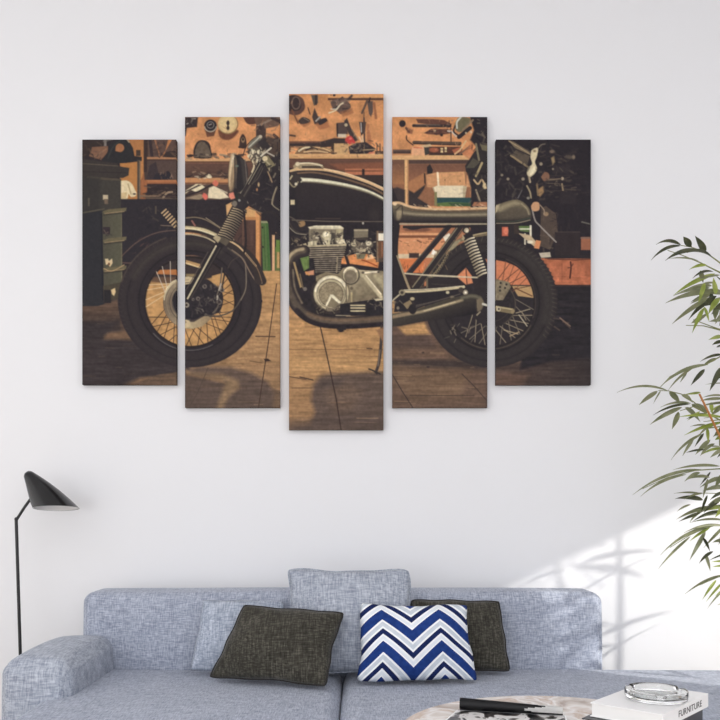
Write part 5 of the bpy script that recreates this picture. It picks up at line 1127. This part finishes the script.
spray(600, 220, 6, 2.86, [
    (485, 150, 335, 148, 24, 0, .14), (485, 155, 305, 243, 24, 0, .10), (590, 182, 390, 245, 34, 0, .12), (675, 225, 520, 198, 34, 0, .10), (548, 160, 500, 100, 46, 0, .0), (632, 195, 570, 95, 50, 0, .0),
    (590, 245, 415, 232, 16, 1, .04), (640, 270, 535, 298, 24, 2, .10), (680, 310, 555, 350, 26, 0, .10), (690, 322, 440, 452, 32, 2, .06), (720, 330, 580, 362, 16, 1, .05)],
    [[(760, 290), (700, 242), (630, 192), (545, 162), (485, 152)], [(790, 350), (690, 300), (600, 255), (490, 210), (405, 182)], [(548, 158), (535, 162)], [(632, 195), (640, 202)]])
spray(600, 220, 6, 2.80, [
    (690, 425, 390, 500, 40, 1, .06), (660, 408, 440, 455, 30, 1, .05), (690, 445, 680, 345, 44, 2, 0), (628, 378, 590, 500, 32, 2, 0), (650, 465, 432, 625, 46, 1, .06), (700, 455, 530, 600, 38, 0, .08), (622, 528, 553, 678, 30, 2, .03), (622, 520, 655, 612, 34, 2, 0),
    (715, 470, 650, 565, 42, 2, .04), (720, 480, 610, 520, 40, 0, .05), (740, 440, 600, 430, 40, 1, .06), (700, 520, 690, 600, 44, 1, 0), (760, 560, 690, 625, 40, 1, .05), (730, 700, 650, 720, 30, 2, .05), (760, 400, 690, 330, 30, 0, 0), (770, 500, 680, 540, 46, 0, .06), (740, 600, 655, 610, 24, 1, .04)],
    [[(900, 500), (760, 440), (700, 430), (620, 420)], [(800, 690), (720, 660), (620, 635), (515, 632)], [(800, 680), (700, 650), (560, 598)]])
spray(600, 340, 6, 2.84, [
    (650, 148, 355, 288, 26, 1, .10), (570, 158, 410, 302, 22, 1, .10), (522, 190, 480, 256, 22, 1, .04), (628, 175, 545, 272, 32, 0, .03), (725, 165, 658, 305, 44, 0, .03), (740, 88, 600, 130, 26, 0, .08), (740, 5, 672, 30, 26, 0, .06), (700, 110, 620, 150, 26, 1, .06), (725, 25, 700, 45, 30, 0, 0), (740, 215, 690, 240, 20, 0, .05), (740, 260, 630, 268, 10, 1, .03)],
    [[(800, 90), (720, 100), (640, 145), (520, 165), (420, 220), (365, 280)]])
spray(600, 340, 6, 2.90, [
    (410, 306, 100, 316, 18, 1, .10), (345, 305, 235, 390, 40, 1, .06), (365, 302, 320, 382, 14, 1, .04), (415, 312, 482, 382, 42, 1, .05), (490, 328, 556, 376, 34, 1, .08), (540, 385, 318, 452, 24, 0, .08), (492, 402, 300, 508, 36, 1, .06), (545, 380, 360, 405, 18, 1, .10), (470, 430, 432, 536, 42, 1, 0), (510, 405, 602, 492, 40, 1, .05), (550, 385, 652, 442, 44, 1, .08)],
    [[(800, 520), (700, 470), (620, 420), (560, 370), (490, 325), (410, 305), (350, 303)], [(640, 440), (560, 400), (480, 425)]])
spray(600, 340, 6, 2.78, [
    (740, 465, 468, 462, 24, 2, .04), (740, 490, 505, 572, 30, 2, .05), (612, 565, 425, 722, 24, 1, .10), (562, 590, 495, 696, 24, 1, .04), (622, 560, 568, 642, 22, 0, .04), (740, 335, 612, 346, 20, 1, .06), (740, 352, 600, 366, 22, 1, .05), (730, 395, 668, 452, 34, 1, .03), (640, 528, 650, 616, 30, 2, 0), (720, 520, 700, 580, 44, 2, 0), (740, 540, 690, 560, 40, 1, 0), (700, 500, 600, 560, 24, 1, .08), (760, 570, 690, 600, 36, 2, .05), (720, 640, 640, 640, 12, 1, .03), (650, 515, 540, 520, 14, 1, .08)],
    [[(800, 560), (720, 520), (640, 530), (600, 565), (540, 600)], [(800, 450), (720, 478), (620, 490)]])
spray(560, 440, 4, 2.92, [
    (565, 118, 290, 220, 16, 1, .08), (505, 138, 322, 226, 14, 1, .08), (640, 105, 450, 120, 14, 1, .05), (565, 215, 455, 214, 10, 1, .04), (572, 240, 460, 235, 22, 0, .06), (605, 265, 465, 318, 26, 1, .07), (522, 258, 468, 286, 10, 1, .06), (650, 285, 530, 326, 20, 0, .08), (560, 130, 498, 166, 18, 1, .06), (602, 128, 560, 182, 20, 0, .04), (650, 150, 560, 190, 20, 1, .06), (660, 190, 570, 205, 22, 1, .05), (660, 230, 590, 262, 24, 1, .06), (650, 260, 560, 290, 22, 1, .06), (660, 250, 620, 310, 26, 2, 0), (660, 130, 620, 190, 26, 1, .05), (660, 210, 600, 240, 18, 0, .05)],
    [[(760, 130), (640, 115), (540, 122), (430, 150), (330, 195)], [(760, 260), (660, 215), (570, 212)]])
spray(560, 440, 4, 2.84, [
    (660, 322, 520, 331, 12, 1, .05), (660, 345, 495, 372, 14, 1, .08), (620, 343, 400, 462, 16, 1, .10), (522, 385, 393, 516, 18, 1, .05), (582, 365, 518, 482, 24, 1, .03), (660, 340, 574, 432, 24, 1, .04), (660, 400, 610, 410, 16, 1, .05), (660, 485, 605, 488, 10, 2, .03), (660, 505, 610, 508, 10, 2, .03)],
    [[(780, 380), (680, 335), (600, 345), (520, 380), (440, 430)]])
spray(560, 440, 4, 2.76, [
    (660, 540, 500, 616, 14, 1, .06), (625, 560, 570, 638, 14, 2, .03), (650, 570, 585, 646, 12, 2, .03), (660, 595, 590, 674, 14, 1, .06), (690, 580, 620, 625, 18, 2, .05), (700, 640, 630, 660, 16, 2, .05)],
    [[(800, 620), (700, 560), (640, 545), (560, 580)]])
rs = random.Random(5)
for (y0, y1, nl, d0) in ((268, 322, 16, 2.88), (384, 452, 16, 2.86), (476, 556, 22, 2.88)):     # thicker growth nearer the canes
    bm = bmesh.new(); q = [W(790, (y0+y1)/2+30, d0), W(735, (y0+y1)/2-4, d0), W(704, (y0+y1)/2, d0)]
    k0 = 0; tube(bm, q, .0024, 6, .001)
    for f in bm.faces: f.material_index = 3
    for k in range(nl):
        x, y = rs.uniform(700, 745), rs.uniform(y0, y1); l = rs.uniform(13, 27); a = rs.uniform(2.2, 4.0) if rs.random() < .75 else rs.uniform(1.2, 2.2)
        d = d0+rs.uniform(-.08, .1)
        leaf(bm, W(x, y, d), W(x+l*math.cos(a), y+abs(l*math.sin(a))*.8, d+rs.uniform(-.04, .04)), rs.uniform(3, 5.2)*d/F, rs.choice((0, 0, 1, 1, 2)), rs.uniform(.02, .1), twist=rs.uniform(-.9, .9))
    me = bpy.data.meshes.new('leaf_spray'); bm.to_mesh(me); bm.free(); obj('leaf_spray', me, M['leaf']+[M['stem']], plant, False)
bm = bmesh.new(); o0 = Vector((1.60, -.72, 1.02)); tube(bm, [pot+Vector((-.03, -.05, .27)), pot+Vector((.0, -.18, .8)), o0], .004, 6, .002)     # unseen bough, added to dapple the sun on the sofa back
for k in range(34):
    p0 = o0+Vector((rs.uniform(-.10, .12), rs.uniform(-.16, .12), rs.uniform(-.24, .12))); a = rs.uniform(0, 6.28)
    tube(bm, [o0, p0], .0012, 5)
    leaf(bm, p0, p0+Vector((math.cos(a)*.10, math.sin(a)*.10, rs.uniform(-.14, .02))), rs.uniform(.022, .036), rs.choice((0, 1, 2)), .06, Vector((-1, .5, -.4)).normalized())
me = bpy.data.meshes.new('leaf_spray'); bm.to_mesh(me); bm.free(); obj('leaf_spray', me, M['leaf']+[M['stem']], plant, False)
# canes from the pot; foliage that stays outside the frame
rs = random.Random(21)
for (x, y, d, bx, by, r_) in ((699.4, 394, 2.66, -.05, -.04, .0055), (742, 250, 2.84, .03, -.03, .007), (770, 170, 2.95, .02, .05, .007)):
    tp = W(x, y, d); b0 = pot+Vector((bx, by, .27))
    pts = [b0.lerp(tp, t)+Vector((.10*math.sin(math.pi*t)*(1 if y < 390 else .35), 0, .04*math.sin(math.pi*t))) for t in [i/14 for i in range(15)]]
    obj('cane', tube(bmesh.new(), pts, r_*1.25, 10, r_*.6), M['cane'], plant)
for k in range(9):
    bm = bmesh.new(); zc = .62+.17*k; ang = rs.uniform(-.6, 2.6)
    o0 = pot+Vector((-.10+.03*rs.uniform(-1, 1), rs.uniform(-.08, .05), zc))
    tube(bm, [pot+Vector((.02, .03, zc-.12)), o0], .003, 6, .002)
    for q in range(6 if zc < 1.2 else 11):
        a = rs.uniform(-2.2, 2.2); ln = rs.uniform(.12, .24)
        dr = Vector((math.cos(a)*.8+.15, math.sin(a)*.55-.1, rs.uniform(-.55, .25)))
        p0 = o0+dr*rs.uniform(.03, .22)
        p1 = p0+dr.normalized()*ln
        if p1.y > -.05: p1.y = -.05
        # keep this foliage beyond the picture's right edge
        dd = p1.y+DW
        if p1.x*F/dd+HX < 726: p1.x = (728-HX)*dd/F+rs.uniform(0, .05)
        dd = p0.y+DW
        if p0.x*F/dd+HX < 728: p0.x = (730-HX)*dd/F+rs.uniform(0, .05)
        tube(bm, [o0, p0], .0012, 5)
        leaf(bm, p0, p1, rs.uniform(.018, .03), rs.choice((0, 1, 2)), .08, Vector((rs.uniform(-1, 1), -1, rs.uniform(-.2, 1))).normalized())
    me = bpy.data.meshes.new('leaf_spray'); bm.to_mesh(me); bm.free()
    obj('leaf_spray', me, M['leaf']+[M['stem']], plant, False)
